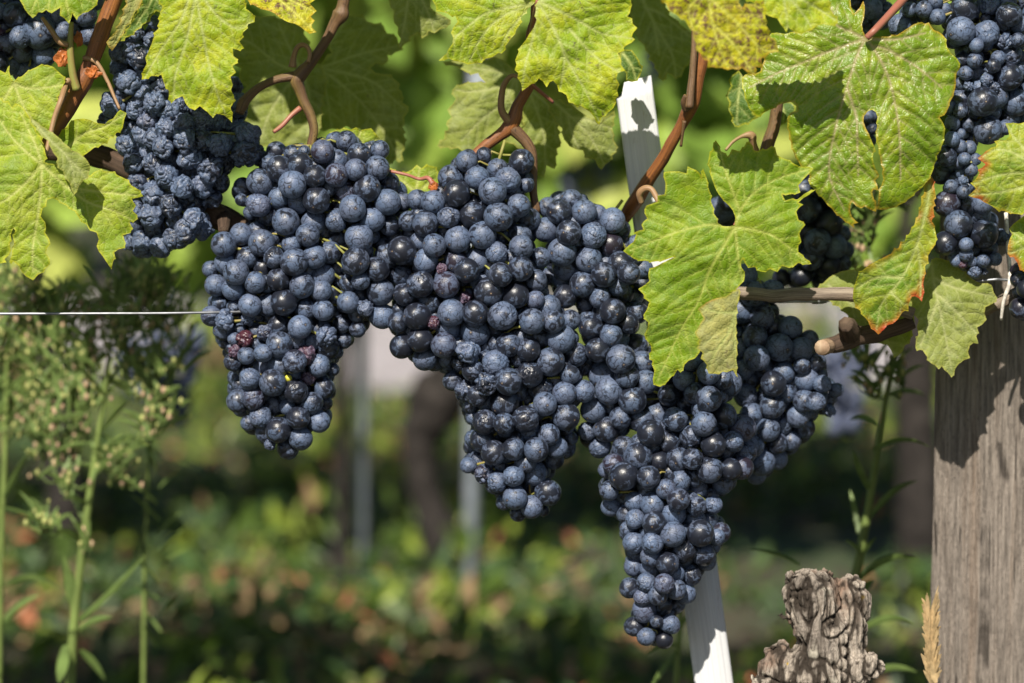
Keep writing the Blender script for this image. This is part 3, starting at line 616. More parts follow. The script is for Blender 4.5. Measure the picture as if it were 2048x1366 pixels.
# ================================================================ FRONT LEAVES
def seg_dist(P, a, b):
    ab = b - a; L2 = (ab ** 2).sum() + 1e-9
    t = np.clip(((P - a) @ ab) / L2, 0, 1); q = a + t[:, None] * ab
    return np.hypot(*(P - q).T), t
def inside(P, poly):
    x, y = P[:, 0], P[:, 1]; r = np.zeros(len(P), bool); n = len(poly)
    for i in range(n):
        x1, y1 = poly[i]; x2, y2 = poly[(i + 1) % n]
        if y1 == y2: continue
        c = ((y1 > y) != (y2 > y)) & (x < (x2 - x1) * (y - y1) / (y2 - y1) + x1); r ^= c
    return r
def pts(off, sc, s): 
    q = [float(v) for v in s.replace(',', ' ').split()]
    return [(off[0] + q[i] / sc, off[1] + q[i + 1] / sc) for i in range(0, len(q), 2)]
leaf_n = [0]
def blade(name, outline, veins, mat, dz0, tilt=(0, 0), dome=0.10, wave=7, puff=3.0, curl=0.0, teeth=5.0, parent=None, step=3.2, seed=None, side=True, holes=()):
    """outline and veins in photo pixels; tilt = depth change per pixel; every depth is in pixels of the row's plane except dz0 (metres)"""
    leaf_n[0] += 1; seed = leaf_n[0] if seed is None else seed; rs = random.Random(seed * 5 + 2)
    O = [np.array(p, float) for p in outline]; n = len(O)
    area = sum(O[i][0] * O[(i + 1) % n][1] - O[(i + 1) % n][0] * O[i][1] for i in range(n)); sg = 1 if area > 0 else -1
    B = []
    for i in range(n):
        a, b = O[i], O[(i + 1) % n]; d = b - a; L = np.hypot(*d)
        if L < 1e-6: continue
        u = d / L; nr = np.array([u[1], -u[0]]) * sg; B.append(a)
        if teeth and L > 17:
            k = max(1, int(round(L / rs.uniform(17, 24))))
            for j in range(k):
                t0 = j / k; am = teeth * rs.uniform(.55, 1.25)
                if j: B.append(a + d * t0 - nr * am * .15)
                B.append(a + d * (t0 + .45 / k) + nr * am * .55); B.append(a + d * (t0 + .66 / k) + nr * am)
                B.append(a + d * (t0 + .80 / k) + nr * am * .25)
    B2 = []
    for i in range(len(B)):
        a, b = B[i], B[(i + 1) % len(B)]; L = np.hypot(*(b - a)); k = max(1, int(L / (step * 1.5)))
        for j in range(k): B2.append(a + (b - a) * j / k + np.array((rs.uniform(-.4, .4), rs.uniform(-.4, .4))) * (1 if j else 0))
    B = np.array(B2); lo, hi = B.min(0), B.max(0)
    H = [np.array(h, float) for h in holes]
    gx_, gy_ = np.meshgrid(np.arange(lo[0], hi[0], step), np.arange(lo[1], hi[1], step * .87)); gx_[1::2] += step / 2
    P = np.stack([gx_.ravel(), gy_.ravel()], 1); nr_ = np.random.RandomState(seed); P += nr_.uniform(-.25, .25, P.shape) * step
    P = P[inside(P, B)]
    def bd(P):
        d = np.full(len(P), 1e9)
        for i in range(len(B)): d = np.minimum(d, seg_dist(P, B[i], B[(i + 1) % len(B)])[0])
        for h in H:
            for i in range(len(h)): d = np.minimum(d, seg_dist(P, h[i], h[(i + 1) % len(h)])[0])
        return d
    for h in H: P = P[~inside(P, h)]
    P = P[bd(P) > step * .55]
    co = [Vector(p) for p in np.vstack([B] + H + [P])] if H else [Vector(p) for p in np.vstack([B, P])]
    nb = len(B); edges = [(i, (i + 1) % nb) for i in range(nb)]; k0 = nb
    for h in H: edges += [(k0 + i, k0 + (i + 1) % len(h)) for i in range(len(h))]; k0 += len(h)
    v2, _, tris, *_ = delaunay_2d_cdt(co, edges, [], 0, 1e-4)
    Q = np.array([v[:] for v in v2]); cen = np.array([Q[list(t)].mean(0) for t in tris]); ok = inside(cen, B)
    for h in H: ok &= ~inside(cen, h)
    tris = [tuple(t) for t, k in zip(tris, ok) if k]
    used = sorted({i for t in tris for i in t}); mp = {u: i for i, u in enumerate(used)}; Q = Q[used]; tris = [tuple(mp[i] for i in t) for t in tris]
    # veins
    mains = [np.array(spline([tuple(p) for p in v], 5)) for v in veins]
    segs = []
    for m in mains:
        Lm = len(m)
        for i in range(Lm - 1): segs.append((m[i], m[i + 1], 3.4 * (1 - .62 * i / Lm), 1.0))
    secs = []
    if side:
        for mi_, m in enumerate(mains):
            cum = np.concatenate([[0], np.cumsum(np.hypot(*np.diff(m, axis=0).T))]); tot = cum[-1]; s = 22 + rs.uniform(0, 8); sd = 1
            while s < tot * .95:
                i = min(len(m) - 2, int(np.searchsorted(cum, s) - 1)); p = m[i] + (m[i + 1] - m[i]) * ((s - cum[i]) / (cum[i + 1] - cum[i] + 1e-9))
                u = (m[i + 1] - m[i]); u = u / (np.hypot(*u) + 1e-9)
                for sd in ((1, -1)):
                    an = math.radians(rs.uniform(44, 56)) * sd; q = p + u * (0 if sd > 0 else 7); d = np.array([u[0] * math.cos(an) - u[1] * math.sin(an), u[0] * math.sin(an) + u[1] * math.cos(an)])
                    Ls = min(130, 40 + .55 * (tot - s)) * rs.uniform(.8, 1.1); prev = q; st = 9
                    for kk in range(int(Ls / st)):
                        d = d + u * .045; d = d / np.hypot(*d); nx = prev + d * st
                        if not inside(nx[None], B)[0]: break
                        if kk > 2 and any(np.hypot(*(mm - nx).T).min() < 9 for k2, mm in enumerate(mains) if k2 != mi_): break
                        secs.append((prev, nx, 1.8 * (1 - .5 * kk / (Ls / st)), .62 * (1 - .6 * kk * st / Ls))); prev = nx
                s += rs.uniform(24, 34)
    ve = np.zeros(len(Q)); dv = np.full(len(Q), 60.0)
    for a, b, wd, stg in segs + secs:
        lo_, hi_ = np.minimum(a, b) - 40, np.maximum(a, b) + 40
        ix = np.where((Q[:, 0] > lo_[0]) & (Q[:, 0] < hi_[0]) & (Q[:, 1] > lo_[1]) & (Q[:, 1] < hi_[1]))[0]
        if not len(ix): continue
        d, t = seg_dist(Q[ix], a, b); ve[ix] = np.maximum(ve[ix], stg * np.exp(-(d / wd) ** 2)); dv[ix] = np.minimum(dv[ix], d / (.5 + stg * .5))
    ed = bd(Q); c0 = Q.mean(0); X = Q - c0; Rm = np.percentile(np.hypot(*X.T), 95) + 1e-6
    z = tilt[0] * X[:, 0] + tilt[1] * X[:, 1] + dome * Rm * (np.hypot(*X.T) / Rm) ** 2
    wv = np.array([noise.noise(Vector((p[0] / 95, p[1] / 95, seed * 3.7))) + .45 * noise.noise(Vector((p[0] / 38, p[1] / 38, seed * 1.7))) + .12 * noise.noise(Vector((p[0] / 14, p[1] / 14, seed))) for p in Q])
    z += wave * 2 * wv - puff * np.minimum(1, dv / 15) + curl * np.exp(-ed / 16) + np.exp(-ed / 10) * 4 * np.array([noise.noise(Vector((p[0] / 16, p[1] / 16, seed * 9.1))) for p in Q])
    V = [tuple(W(p[0], p[1], dz0 + zz * PX)) for p, zz in zip(Q, z)]
    # wind the triangles so that their front looks at the camera
    T2 = []
    for a, b, c in tris:
        cr = (Q[b][0] - Q[a][0]) * (Q[c][1] - Q[a][1]) - (Q[b][1] - Q[a][1]) * (Q[c][0] - Q[a][0])
        T2.append((a, b, c) if cr < 0 else (a, c, b))
    return mk(name, V, T2, M[mat], parent, uv=Q / 100.0 + seed * 1.37, attrs={'vein': ve, 'edge': ed})
def leaf(label, outline, veins, mat, dz0, petiole=None, pmat='petiole', group='leaves of the front vines', **k):
    c = np.array(veins[0][0]); e = empty('grape_leaf', W(c[0], c[1], dz0), label, 'leaf', group)
    blade('blade', outline, veins, mat, dz0, parent=e, **k)
    if petiole:
        V, Fc, UV = tube_geo(pxpath(petiole), 8, .1); mk('petiole', V, Fc, M[pmat], e, uv=UV)
    return e
def vs(off, sc, *ss): return [pts(off, sc, s) for s in ss]
R2_ = ((400, 0), 2.732); R3_ = ((850, 0), 2.732); R4_ = ((1250, 0), 2.732)

# the star-shaped leaf
e = leaf('star-shaped green leaf with drying folded lower lobe, hanging in front of the bunches',
    pts(*R8_, '''668 495 672 460 660 425 640 400 612 375 590 345 572 312 562 285 552 255 537 180 540 165 575 75 600 130 635 155 655 120 695 130 740 80 765 125 780 130 870 110 880 150 910 165 960 190 990 205 1060 215 1035 245 1010 270 985 300 995 335 950 343 905 345 920 375
    980 370 1010 345 1072 320 1040 345 1010 362 985 385 1010 395 990 410 975 430 985 470 1020 495 1000 520 990 540 1000 580 985 600 985 630 1050 690 985 685 940 710 905 700 880 730 845 715 805 730 770 705 735 710 722 690 710 665 700 680 702 705 720 745 715 775 690 800 655 830
    640 850 600 895 560 960 530 1010 505 1050 490 1080 495 1130 470 1160 440 1170 420 1190 400 1230 385 1215 350 1255 300 1300 265 1290 262 1260 270 1220 260 1170 245 1165 255 1120 250 1090 220 1040 235 1010 240 980 215 945 235 910 245 880 215 840 190 815 220 795 245 775 240 740 245 710 270 705 300 690 335 672 370 655
    330 668 280 677 230 675 170 665 140 645 115 625 140 600 165 580 180 545 165 535 190 525 215 520 205 495 215 480 235 465 220 420 230 400 260 390 285 380 285 350 320 345 325 315 325 290 315 260 315 235 350 230 390 230 430 240 435 205 455 215 480 225 500 245 505 262 512 215 525 250 538 310 552 380 566 440 585 488 610 502 645 503'''),
    vs(*R8_, '670 508 560 495 460 510 330 550 150 622', '670 508 620 590 545 720 490 870 400 1020 285 1270', '670 508 740 515 850 545 930 600 1030 685', '670 508 695 430 760 340 870 270 1040 218', '670 508 680 600 690 690 705 770', '695 430 660 330 620 220 590 110'),
    'leaf_fresh', -0.040, petiole=[(1470, 452, 4.5, -.036), (1480, 430, 4.5, -.02), (1490, 400, 5, .005), (1500, 330, 5, .03)], dome=.10, wave=7, teeth=3.5)
blade('folded_lobe', pts(*R8_, '''620 852 655 832 690 812 698 830 690 870 680 900 677 950 675 1000 676 1050 680 1100 676 1160 678 1230 685 1255 672 1240 660 1215 630 1228 610 1225 590 1238 570 1235 540 1235 530 1190 515 1170 500 1160 510 1130 495 1120 480 1110 490 1090 495 1070 478 1050 470 1030 490 1000 500 980 515 960 500 935 485 915 510 895 530 880 550 870 585 858'''),
    vs(*R8_, '672 930 640 1030 570 1130 545 1200', '672 930 600 930 520 915', '672 930 668 1060 676 1200'), 'leaf_dry', -0.060, tilt=(.1, .15), wave=4, parent=e, teeth=3)['label'] = 'dry pale yellow lobe folded over'
# the large glossy leaf, upper right
e = leaf('large glossy green leaf with slit and thick red stalk at the upper right',
    pts(*R4_, '''1312 195 1300 170 1295 130 1305 100 1310 60 1310 35 1302 5 1280 45 1250 75 1235 40 1232 0 1240 -60 1110 -60 1095 -10 1085 40 1060 100 1020 160 960 170 880 185 800 180 770 240 760 330 740 390 700 408 680 400 655 408 640 425 638 450 650 500 665 560 680 595 710 630 740 640 755 620
    790 600 840 572 880 562 915 556 935 575 940 605 905 615 890 640 888 670 895 720 908 780 920 830 945 880 985 930 1010 960 1000 985 1030 1030 1080 1085 1130 1140 1180 1190 1225 1225 1255 1248 1248 1225 1275 1217 1262 1208 1240 1185 1230 1150 1232 1120 1240 1102 1262 1125 1290 1138 1310 1128 1350 1150 1372 1158 1375 1130 1360 1085 1350 1050
    1358 1035 1384 1040 1378 1010 1366 985 1385 970 1388 955 1370 925 1358 890 1354 855 1358 835 1372 828 1362 800 1350 775 1335 735 1315 700 1303 665 1306 635 1325 610 1350 600 1370 612 1380 640 1378 690 1372 740 1384 800 1395 860 1400 905 1410 922 1404 945 1412 980 1402 1010 1388 1055 1385 1085 1380 1120 1374 1145 1400 1145 1450 1138 1500 1120 1550 1088 1590 1050
    1640 1005 1675 950 1690 900 1705 850 1730 800 1745 740 1750 705 1742 680 1728 655 1718 640 1745 630 1760 605 1775 560 1800 500 1808 430 1812 400 1832 350 1815 320 1780 290 1760 260 1755 235 1758 215 1735 190 1712 172 1690 165 1672 142 1660 122 1640 130 1620 120 1600 125 1580 132 1550 150 1520 170 1490 190 1440 200 1400 200 1360 202 1330 205'''),
    vs(*R4_, '1312 212 1270 300 1215 470 1150 700 1115 950 1200 1150', '1215 480 1240 560 1265 650 1270 800 1275 960', '1315 215 1360 265 1430 400 1470 540 1500 740 1505 980', '1345 250 1420 265 1540 330 1640 400 1730 480', '1310 212 1230 240 1090 290 1000 330 830 400 680 480', '1305 208 1230 170 1150 130 1130 40', '1330 212 1480 215 1640 180'),
    'leaf_gloss', -0.028, petiole=[(1733, 76, 6.5, -.030), (1752, 58, 7, -.030), (1780, 28, 8, -.015), (1806, 0, 8.5, .0), (1850, -50, 9, .02)], dome=.16, wave=9, puff=4, teeth=2.5, curl=4)
# big left leaf
e = leaf('big light green leaf with a folded grey flap at the left edge',
    pts(*R1_, '''-60 440 -20 450 20 462 38 460 55 490 70 470 85 475 105 490 125 520 140 560 165 600 190 640 205 690 202 738 230 745 260 748 330 790 370 800 410 800 430 782 480 780 540 800 600 845 652 893 625 900 600 905 608 920 620 935 605 960 628 997 590 1010 595 1060 560 1070 570 1130 540 1135 520 1150 515 1190 508 1228 490 1200 470 1170 450 1145 440 1120 450 1090 440 1060 410 1050
    390 1020 370 1012 355 985 340 962 300 935 260 910 240 902 215 910 195 950 185 985 205 1010 210 1040 205 1060 222 1085 230 1112 215 1130 210 1152 225 1175 228 1202 205 1225 200 1240 175 1250 150 1277 120 1260 100 1240 85 1210 60 1190 50 1205 42 1190 55 1160 65 1110 70 1050 60 1040 48 1070 44 1110 42 1160 20 1180 30 1195 0 1200 -60 1190 -90 900 -90 600'''),
    vs(*R1_, '190 748 120 830 40 900 -60 960', '190 748 185 860 170 1000 150 1120 150 1240', '190 748 280 830 400 920 520 960 600 1000', '190 748 130 700 50 620 -20 520', '190 748 170 680 130 590 90 510', '300 850 430 870 620 890'),
    'leaf_light', -0.030, petiole=[(83, 328, 4.5, -.028), (95, 295, 5, -.024), (108, 240, 5.5, -.02), (122, 200, 6, -.018), (131, 172, 6.5, -.008)], pmat='petiole_brown', dome=.10, wave=8)
blade('folded_lobe', pts(*R1_, '''122 512 150 545 190 575 250 612 290 650 330 685 380 712 400 735 412 762 405 790 402 812 380 822 362 845 338 888 325 862 318 835 295 810 288 780 262 765 262 720 235 680 220 640 185 615 165 575 140 545'''),
    vs(*R1_, '150 550 230 640 310 720 345 850', '310 720 350 760 390 810'), 'leaf_pale', -0.050, tilt=(.25, -.1), wave=4, parent=e, teeth=2, seed=71)['label'] = 'greyish underside folded forward'
leaf('light green leaf at the left edge, upper right half rounded, above the big left leaf',
    pts(*R1_, '''-60 300 0 320 25 332 36 305 44 298 42 325 50 350 62 372 100 347 150 312 215 295 245 305 270 330 298 372 285 395 292 412 262 440 272 468 258 495 255 522 245 560 215 600 195 630 165 665 142 700 138 660 140 630 110 620 60 600 0 580 -60 560'''),
    vs(*R1_, '62 378 120 400 200 400 285 385', '62 378 100 470 150 560 160 640', '62 378 20 450 -30 520'), 'leaf_light', -0.012, dome=.1, seed=23)
leaf('spotted light green leaf hanging over the shrivelled bunch',
    pts(*R1_, '''640 -120 700 -60 740 30 728 65 722 130 700 170 690 200 675 235 662 262 668 290 645 362 690 345 735 340 745 375 770 415 780 472 800 450 832 438 845 470 862 492 888 502 910 483 930 500 945 510 970 537 985 518 1020 525 1040 540 1056 558 1050 490 1066 435 1052 410 1060 385 1050 350 1075 330 1058 300 1085 270 1062 255 1060 220 1112 220 1090 190 1105 150 1130 110 1160 100 1150 62 1120 40 1115 0 1080 -60 1010 -120'''),
    vs(*R1_, '870 -110 900 20 940 240 980 400 1030 530', '880 -90 830 80 730 230 660 350', '885 -80 980 60 1080 130 1150 95', '890 -20 850 180 800 340 790 450'), 'leaf_yellow', -0.035, dome=.08, wave=8, tilt=(.05, .02), seed=31)
leaf('shaded dark green leaf behind the upper left of the spotted leaf',
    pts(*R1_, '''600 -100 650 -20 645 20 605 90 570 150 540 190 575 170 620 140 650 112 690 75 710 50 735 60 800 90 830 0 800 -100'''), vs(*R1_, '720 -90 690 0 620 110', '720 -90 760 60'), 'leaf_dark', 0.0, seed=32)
leaf('narrow pale dry leaf edge hanging beside the thick orange cane', pts(*R1_, '''590 -60 575 20 560 60 548 100 530 140 505 165 484 192 495 215 510 232 530 205 545 180 565 150 572 120 600 90 615 55 640 22 655 -60'''), vs(*R1_, '620 -50 590 60 520 200'), 'leaf_dry', -0.02, tilt=(.5, 0), seed=33)
leaf('green leaf in the top left corner over the grapes', pts(*R1_, '''60 -120 90 0 105 25 112 42 130 65 148 82 165 70 175 55 192 58 210 45 222 55 235 60 258 45 275 35 272 70 295 85 315 108 325 80 330 60 350 92 358 75 378 60 400 55 420 40 445 5 440 -120'''), vs(*R1_, '260 -110 230 -20 220 50', '260 -110 300 0 315 95', '260 -110 370 -20 430 10', '260 -110 170 -10 140 70'), 'leaf_fresh', -0.03, tilt=(0, -.15), seed=34)
leaf('small brown-edged leaf at the top between spotted leaf and branching stem', pts(*R2_, '''210 -120 255 -10 300 30 335 50 380 60 410 75 440 100 480 120 520 130 548 145 570 165 600 185 637 175 612 150 610 135 627 112 605 92 620 75 637 60 612 32 600 20 627 0 640 -120'''), vs(*R2_, '350 -110 430 -10 540 90 625 175', '380 -80 500 0 620 60'), 'leaf_spotted', -0.02, tilt=(0, -.2), seed=35)
leaf('half-lit small leaf curled above the old dark cane, left of the shrivelled bunch', pts(*R1_, '''265 620 300 580 345 542 380 540 410 546 440 560 478 565 495 548 515 540 535 510 548 500 577 515 565 545 560 580 530 605 500 630 470 655 430 672 400 695 375 712 350 720 300 705 262 670'''), vs(*R1_, '290 690 380 610 480 575 570 515'), 'leaf_light', -0.005, tilt=(-.2, .1), wave=9, seed=36)
# behind the bare stem
leaf('large pale leaf seen behind the branching stem, left part', pts(*R2_, '''250 70 290 80 330 92 370 85 430 100 485 118 540 130 570 190 600 260 640 340 680 400 690 470 670 540 660 640 650 720 600 790 520 800 430 790 350 800 300 780 285 720 250 650 262 600 240 540 255 470 215 430 225 370 185 330 190 270 165 240 200 200 185 150'''), vs(*R2_, '560 400 470 480 380 620 330 760', '560 400 430 350 300 250 220 210', '560 400 600 540 580 770', '560 400 500 280 430 130'), 'leaf_pale', 0.095, wave=8, seed=37)
leaf('large leaf crossed by dark shadows behind the branching stem, right part', pts(*R2_, '''738 140 775 110 810 82 850 85 890 75 900 100 912 118 955 130 1002 140 1012 165 1022 182 1075 202 1085 235 1112 272 1070 285 1025 300 1030 330 1000 355 960 345 930 372 960 400 1000 405 1060 432 1092 462 1085 485 1102 500 1105 560 1140 605 1115 640 1105 700 1118 780 1090 890 1065 868 1030 900 1010 850 1000 800 960 770 930 742 870 702 800 690 760 712 720 705 680 720 640 702 640 640 625 560 650 440 675 330 718 290 708 240 722 200'''), vs(*R2_, '640 370 720 350 860 300 1080 250', '640 370 760 450 920 600 1080 840', '640 370 690 500 720 690', '640 370 700 250 800 110', '640 370 800 400 950 450 1110 590'), 'leaf_pale', 0.110, wave=9, seed=38)
leaf('small ragged light leaf peeping over the top of the left bunch', pts(*R2_, '''690 745 730 715 800 700 825 710 852 695 875 712 905 705 935 700 960 730 980 755 990 790 985 830 940 850 860 850 760 830 700 800'''), vs(*R2_, '820 840 860 760 880 710', '820 840 920 780 975 760'), 'leaf_light', 0.030, seed=39, teeth=4)
leaf('pale leaf behind the top of the middle bunches with a dry orange bud beside it', pts(*R2_, '''1030 915 1080 950 1130 940 1160 925 1185 900 1210 920 1260 905 1300 935 1305 1000 1310 1060 1150 1080 1100 1065 1050 1050 1020 990'''), vs(*R2_, '1180 1050 1190 980 1200 910', '1180 1050 1100 980 1050 930', '1180 1050 1280 980'), 'leaf_light', 0.045, seed=40)
leaf('greyish leaf at the top left of the middle, tip pointing down', pts(*R2_, '''1000 -100 1030 0 1060 60 1055 95 1060 125 1082 150 1080 185 1097 212 1090 272 1120 240 1150 202 1190 180 1200 195 1212 212 1250 170 1282 182 1310 160 1345 152 1372 110 1340 90 1300 70 1275 55 1260 40 1262 0 1280 -100'''), vs(*R2_, '1150 -90 1130 50 1095 250', '1150 -90 1230 30 1280 170'), 'leaf_pale', 0.06, seed=41)
# the two yellow-green centre leaves
leaf('yellow-green leaf at the top centre, left one of the overlapping pair', pts(*R3_, '''-20 -110 40 0 62 40 60 62 90 65 120 72 150 95 165 85 178 120 155 150 142 180 155 210 150 240 130 265 120 290 95 310 75 332 105 330 130 320 155 330 180 335 205 340 232 352 270 345 310 345 330 320 350 318 372 310 400 290 420 292 440 250 462 220 500 160 525 90 560 50 590 25 620 -10 640 -110'''), vs(*R3_, '590 20 450 40 320 80 170 200 85 325', '590 20 500 120 440 200 410 285', '590 20 480 -20 350 -80', '590 20 420 90 310 200 240 340'), 'leaf_yellow', -0.030, tilt=(.08, 0), seed=42)
leaf('large blotched yellow-green leaf at the top centre, right one of the overlapping pair', pts(*R3_, '''610 -110 620 0 605 50 610 110 595 150 570 185 550 220 530 245 510 290 492 330 500 355 490 382 510 400 505 425 525 455 530 497 555 480 580 460 600 455 622 428 645 445 665 477 680 450 700 440 722 465 730 500 750 505 772 520 785 560 810 565 830 587 850 578 870 592 900 610 925 640 935 670 953 682 965 640 985 635 1000 615 1030 590 1045 560 1038 540 1057 530 1050 495 1062 460 1045 430 1052 400 1092 385 1070 355 1072 330 1055 290 1090 255 1130 232 1147 215 1130 200 1137 180 1160 152 1135 130 1132 100 1105 90 1120 70 1125 0 1130 -110'''),
     vs(*R3_, '615 5 700 150 790 350 880 500 950 660', '615 5 590 200 550 350 530 480', '615 5 800 90 960 180 1130 210', '615 5 760 -20 950 -60', '700 150 760 300 740 480', '790 160 920 300 1070 400'), 'leaf_yellow', -0.045, petiole=[(1076, 2, 5, -.04), (1068, 40, 6, -.01), (1060, 90, 6, .02)], tilt=(-.05, .02), wave=9, seed=43)
leaf('pale leaf behind the forked cane at the centre, big shadow across its left part', pts(*R3_, '''95 338 140 332 180 335 240 340 300 348 345 325 380 310 420 325 455 350 490 400 540 440 560 520 545 600 520 700 560 780 540 820 430 760 380 780 300 800 250 830 208 832 180 808 120 805 68 798 105 760 130 702 115 680 122 660 145 640 122 600 150 570 170 540 148 492 200 462 260 450 330 452 300 420 290 400 230 397 200 380 160 360'''), vs(*R3_, '500 420 380 480 250 500 170 490', '500 420 420 560 300 660 200 770', '500 420 400 390 260 370', '500 420 500 560 460 700'), 'leaf_pale', 0.085, wave=8, seed=44)
leaf('pale shadowed leaf directly right of the forked cane', pts(*R3_, '''540 480 590 460 625 500 680 540 715 600 722 660 732 740 742 800 720 812 715 860 708 922 690 915 665 902 662 930 652 967 625 960 600 950 585 880 590 800 570 760 545 730 530 600'''), vs(*R3_, '560 480 610 600 650 750 660 950', '560 480 690 600 720 780'), 'leaf_pale', 0.075, seed=45, tilt=(.15, 0))
leaf('grey-green leaf showing a dark midrib, left of the white stake', pts(*R3_, '''650 520 710 545 760 558 800 575 832 600 870 625 905 642 960 672 1000 630 1035 600 1032 650 1022 700 1030 765 1047 830 1022 850 1025 870 1010 882 985 900 965 928 950 915 938 895 930 872 900 865 870 860 870 840 862 820 825 815 790 800 775 780 760 762 750 700 700 640'''), vs(*R3_, '690 545 800 640 900 740 980 900', '800 640 900 660 1020 700', '780 620 800 720 850 830'), 'leaf_pale', 0.065, seed=46, tilt=(0, .15))
leaf('dark shaded leaf behind the top of the stake, right of the blotched leaf', pts(*R3_, '''1100 -60 1290 -40 1300 0 1335 80 1400 140 1462 190 1470 260 1462 322 1420 370 1372 432 1345 410 1320 402 1300 445 1275 400 1250 350 1225 300 1200 250 1160 200 1140 140 1120 60'''), vs(*R3_, '1180 -20 1250 120 1350 300 1370 420', '1200 40 1300 80 1450 200', '1250 120 1280 300'), 'leaf_pale', 0.10, seed=47)
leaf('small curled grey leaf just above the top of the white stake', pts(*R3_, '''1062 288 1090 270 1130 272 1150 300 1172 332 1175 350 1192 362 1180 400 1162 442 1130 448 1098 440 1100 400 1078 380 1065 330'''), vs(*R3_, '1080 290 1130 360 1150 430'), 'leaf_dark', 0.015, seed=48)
leaf('yellow leaf peppered with purple-brown spots at the top, right of the stake', pts(*R4_, '''170 -120 190 -20 225 20 240 60 280 80 330 112 350 150 372 172 375 210 392 240 385 270 412 290 425 320 452 332 450 372 475 365 500 372 530 370 560 382 590 375 622 382 640 370 670 395 708 412 715 365 752 372 748 345 745 320 770 310 790 290 815 285 843 282 828 240 820 210 800 205 788 190 795 170 770 140 778 120 765 90 762 30 760 0 640 42 620 10 640 -120'''), vs(*R4_, '440 -110 460 20 490 180 560 370', '455 -20 600 110 740 260 830 280', '450 -60 350 40 370 160', '480 130 600 250 700 400', '455 -40 600 -10 740 40'), 'leaf_spotted', -0.105, tilt=(.3, .02), wave=8, seed=49)
leaf('bright yellow-green leaf at the top edge beside the purple-spotted leaf', pts(*R4_, '''610 -120 640 -20 690 10 740 20 762 40 765 70 772 80 800 92 832 100 850 132 865 150 882 177 892 150 920 170 962 187 990 175 1020 160 1050 140 1080 130 1110 135 1163 127 1140 80 1120 50 1112 0 1115 -120'''), vs(*R4_, '850 -110 870 0 890 150', '860 -60 960 60 1020 150', '860 -60 1010 20 1150 110', '860 -60 760 -10'), 'leaf_yellow', -0.085, tilt=(.04, 0), seed=50)
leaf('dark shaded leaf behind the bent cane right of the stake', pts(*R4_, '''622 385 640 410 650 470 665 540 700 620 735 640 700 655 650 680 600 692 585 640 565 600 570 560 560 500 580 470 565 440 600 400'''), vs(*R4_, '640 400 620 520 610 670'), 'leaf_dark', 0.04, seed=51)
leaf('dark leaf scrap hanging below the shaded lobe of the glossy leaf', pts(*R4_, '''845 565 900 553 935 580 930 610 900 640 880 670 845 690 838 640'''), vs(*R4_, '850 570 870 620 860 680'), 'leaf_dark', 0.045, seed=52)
# lower right
leaf('dark green leaf with red margin curling down in front of the old canes', pts(*R6_, '''860 5 875 60 882 100 870 180 862 250 880 300 882 380 860 410 842 440 825 500 822 560 815 600 822 640 815 660 808 692 790 672 770 662 755 665 745 682 735 710 735 745 715 742 700 752 675 790 650 812 620 820 600 845 570 872 550 850 530 840 515 800 500 782 470 740 440 702 430 670 432 640 440 600 455 560 485 520 520 490 560 470 600 450 640 430 680 400 715 360 740 320 768 270 790 220 805 160 820 100 835 40'''), vs(*R6_, '850 60 830 200 780 380 700 560 590 700 560 840', '780 380 800 500 800 660', '700 560 560 560 450 620', '640 640 700 700'), 'leaf_red', -0.012, tilt=(.05, .1), wave=7, seed=53)
leaf('olive shaded leaf with pale pink tip below the red-margined leaf', pts(*R6_, '''235 622 270 590 300 560 335 540 372 525 410 518 450 515 500 500 560 520 620 600 680 660 760 700 765 760 752 830 745 900 742 920 715 930 705 960 680 985 655 1000 648 975 635 950 620 930 580 920 530 900 500 880 480 852 440 800 400 762 355 720 310 692'''), vs(*R6_, '300 600 420 700 560 820 660 980', '420 700 550 650 700 700'), 'leaf_pale', 0.030, seed=54)
leaf('olive leaf half in shade hanging in front of the post top, tip pointing down', pts(*R6_, '''760 560 830 555 850 500 880 450 920 458 960 470 1010 510 1060 550 1095 575 1130 592 1165 590 1190 602 1200 640 1217 692 1190 705 1155 722 1150 755 1162 790 1140 815 1110 832 1105 880 1117 922 1090 918 1070 932 1060 965 1072 1000 1040 1010 1010 1032 990 1060 970 1108 950 1080 930 1065 918 1045 900 1062 880 1040 860 1030 835 990 812 958 795 955 780 962 772 940 775 920 790 870 780 830 790 790 765 765 755 700'''), vs(*R6_, '860 480 880 620 920 800 970 1060', '870 560 1000 620 1190 660', '880 640 990 740 1100 860', '890 700 840 830 800 930'), 'leaf_pale', 0.012, wave=6, seed=55, tilt=(0, -.05))
leaf('green leaf with red tips at the right edge over the loose bunch', pts(*R5_, '''1560 820 1366 835 1330 845 1290 838 1238 842 1255 880 1268 930 1250 945 1240 960 1200 955 1163 965 1178 985 1175 1000 1140 1010 1110 1030 1085 1055 1048 1080 1080 1105 1105 1122 1080 1145 1050 1160 1062 1180 1050 1202 1030 1230 1000 1250 1020 1270 1038 1290 1010 1315 985 1335 1020 1350 1060 1358 1100 1385 1150 1410 1230 1440 1300 1460 1380 1450 1560 1440'''), vs(*R5_, '1500 1200 1350 1180 1180 1200 1010 1260', '1500 1200 1360 1080 1200 1020 1060 1080', '1500 1200 1400 1050 1300 940 1250 850', '1500 1200 1350 1280 1150 1320 1000 1330'), 'leaf_red', -0.035, seed=56, wave=8)
leaf('small leaf with orange-red tip at the right edge below the red-tipped leaf', pts(*R6_, '''1450 200 1366 222 1330 250 1305 270 1285 292 1292 310 1302 322 1288 350 1278 385 1276 430 1290 450 1310 448 1330 480 1366 530 1450 560'''), vs(*R6_, '1440 380 1360 350 1290 300', '1440 380 1360 400 1285 430'), 'leaf_red', -0.02, seed=57)

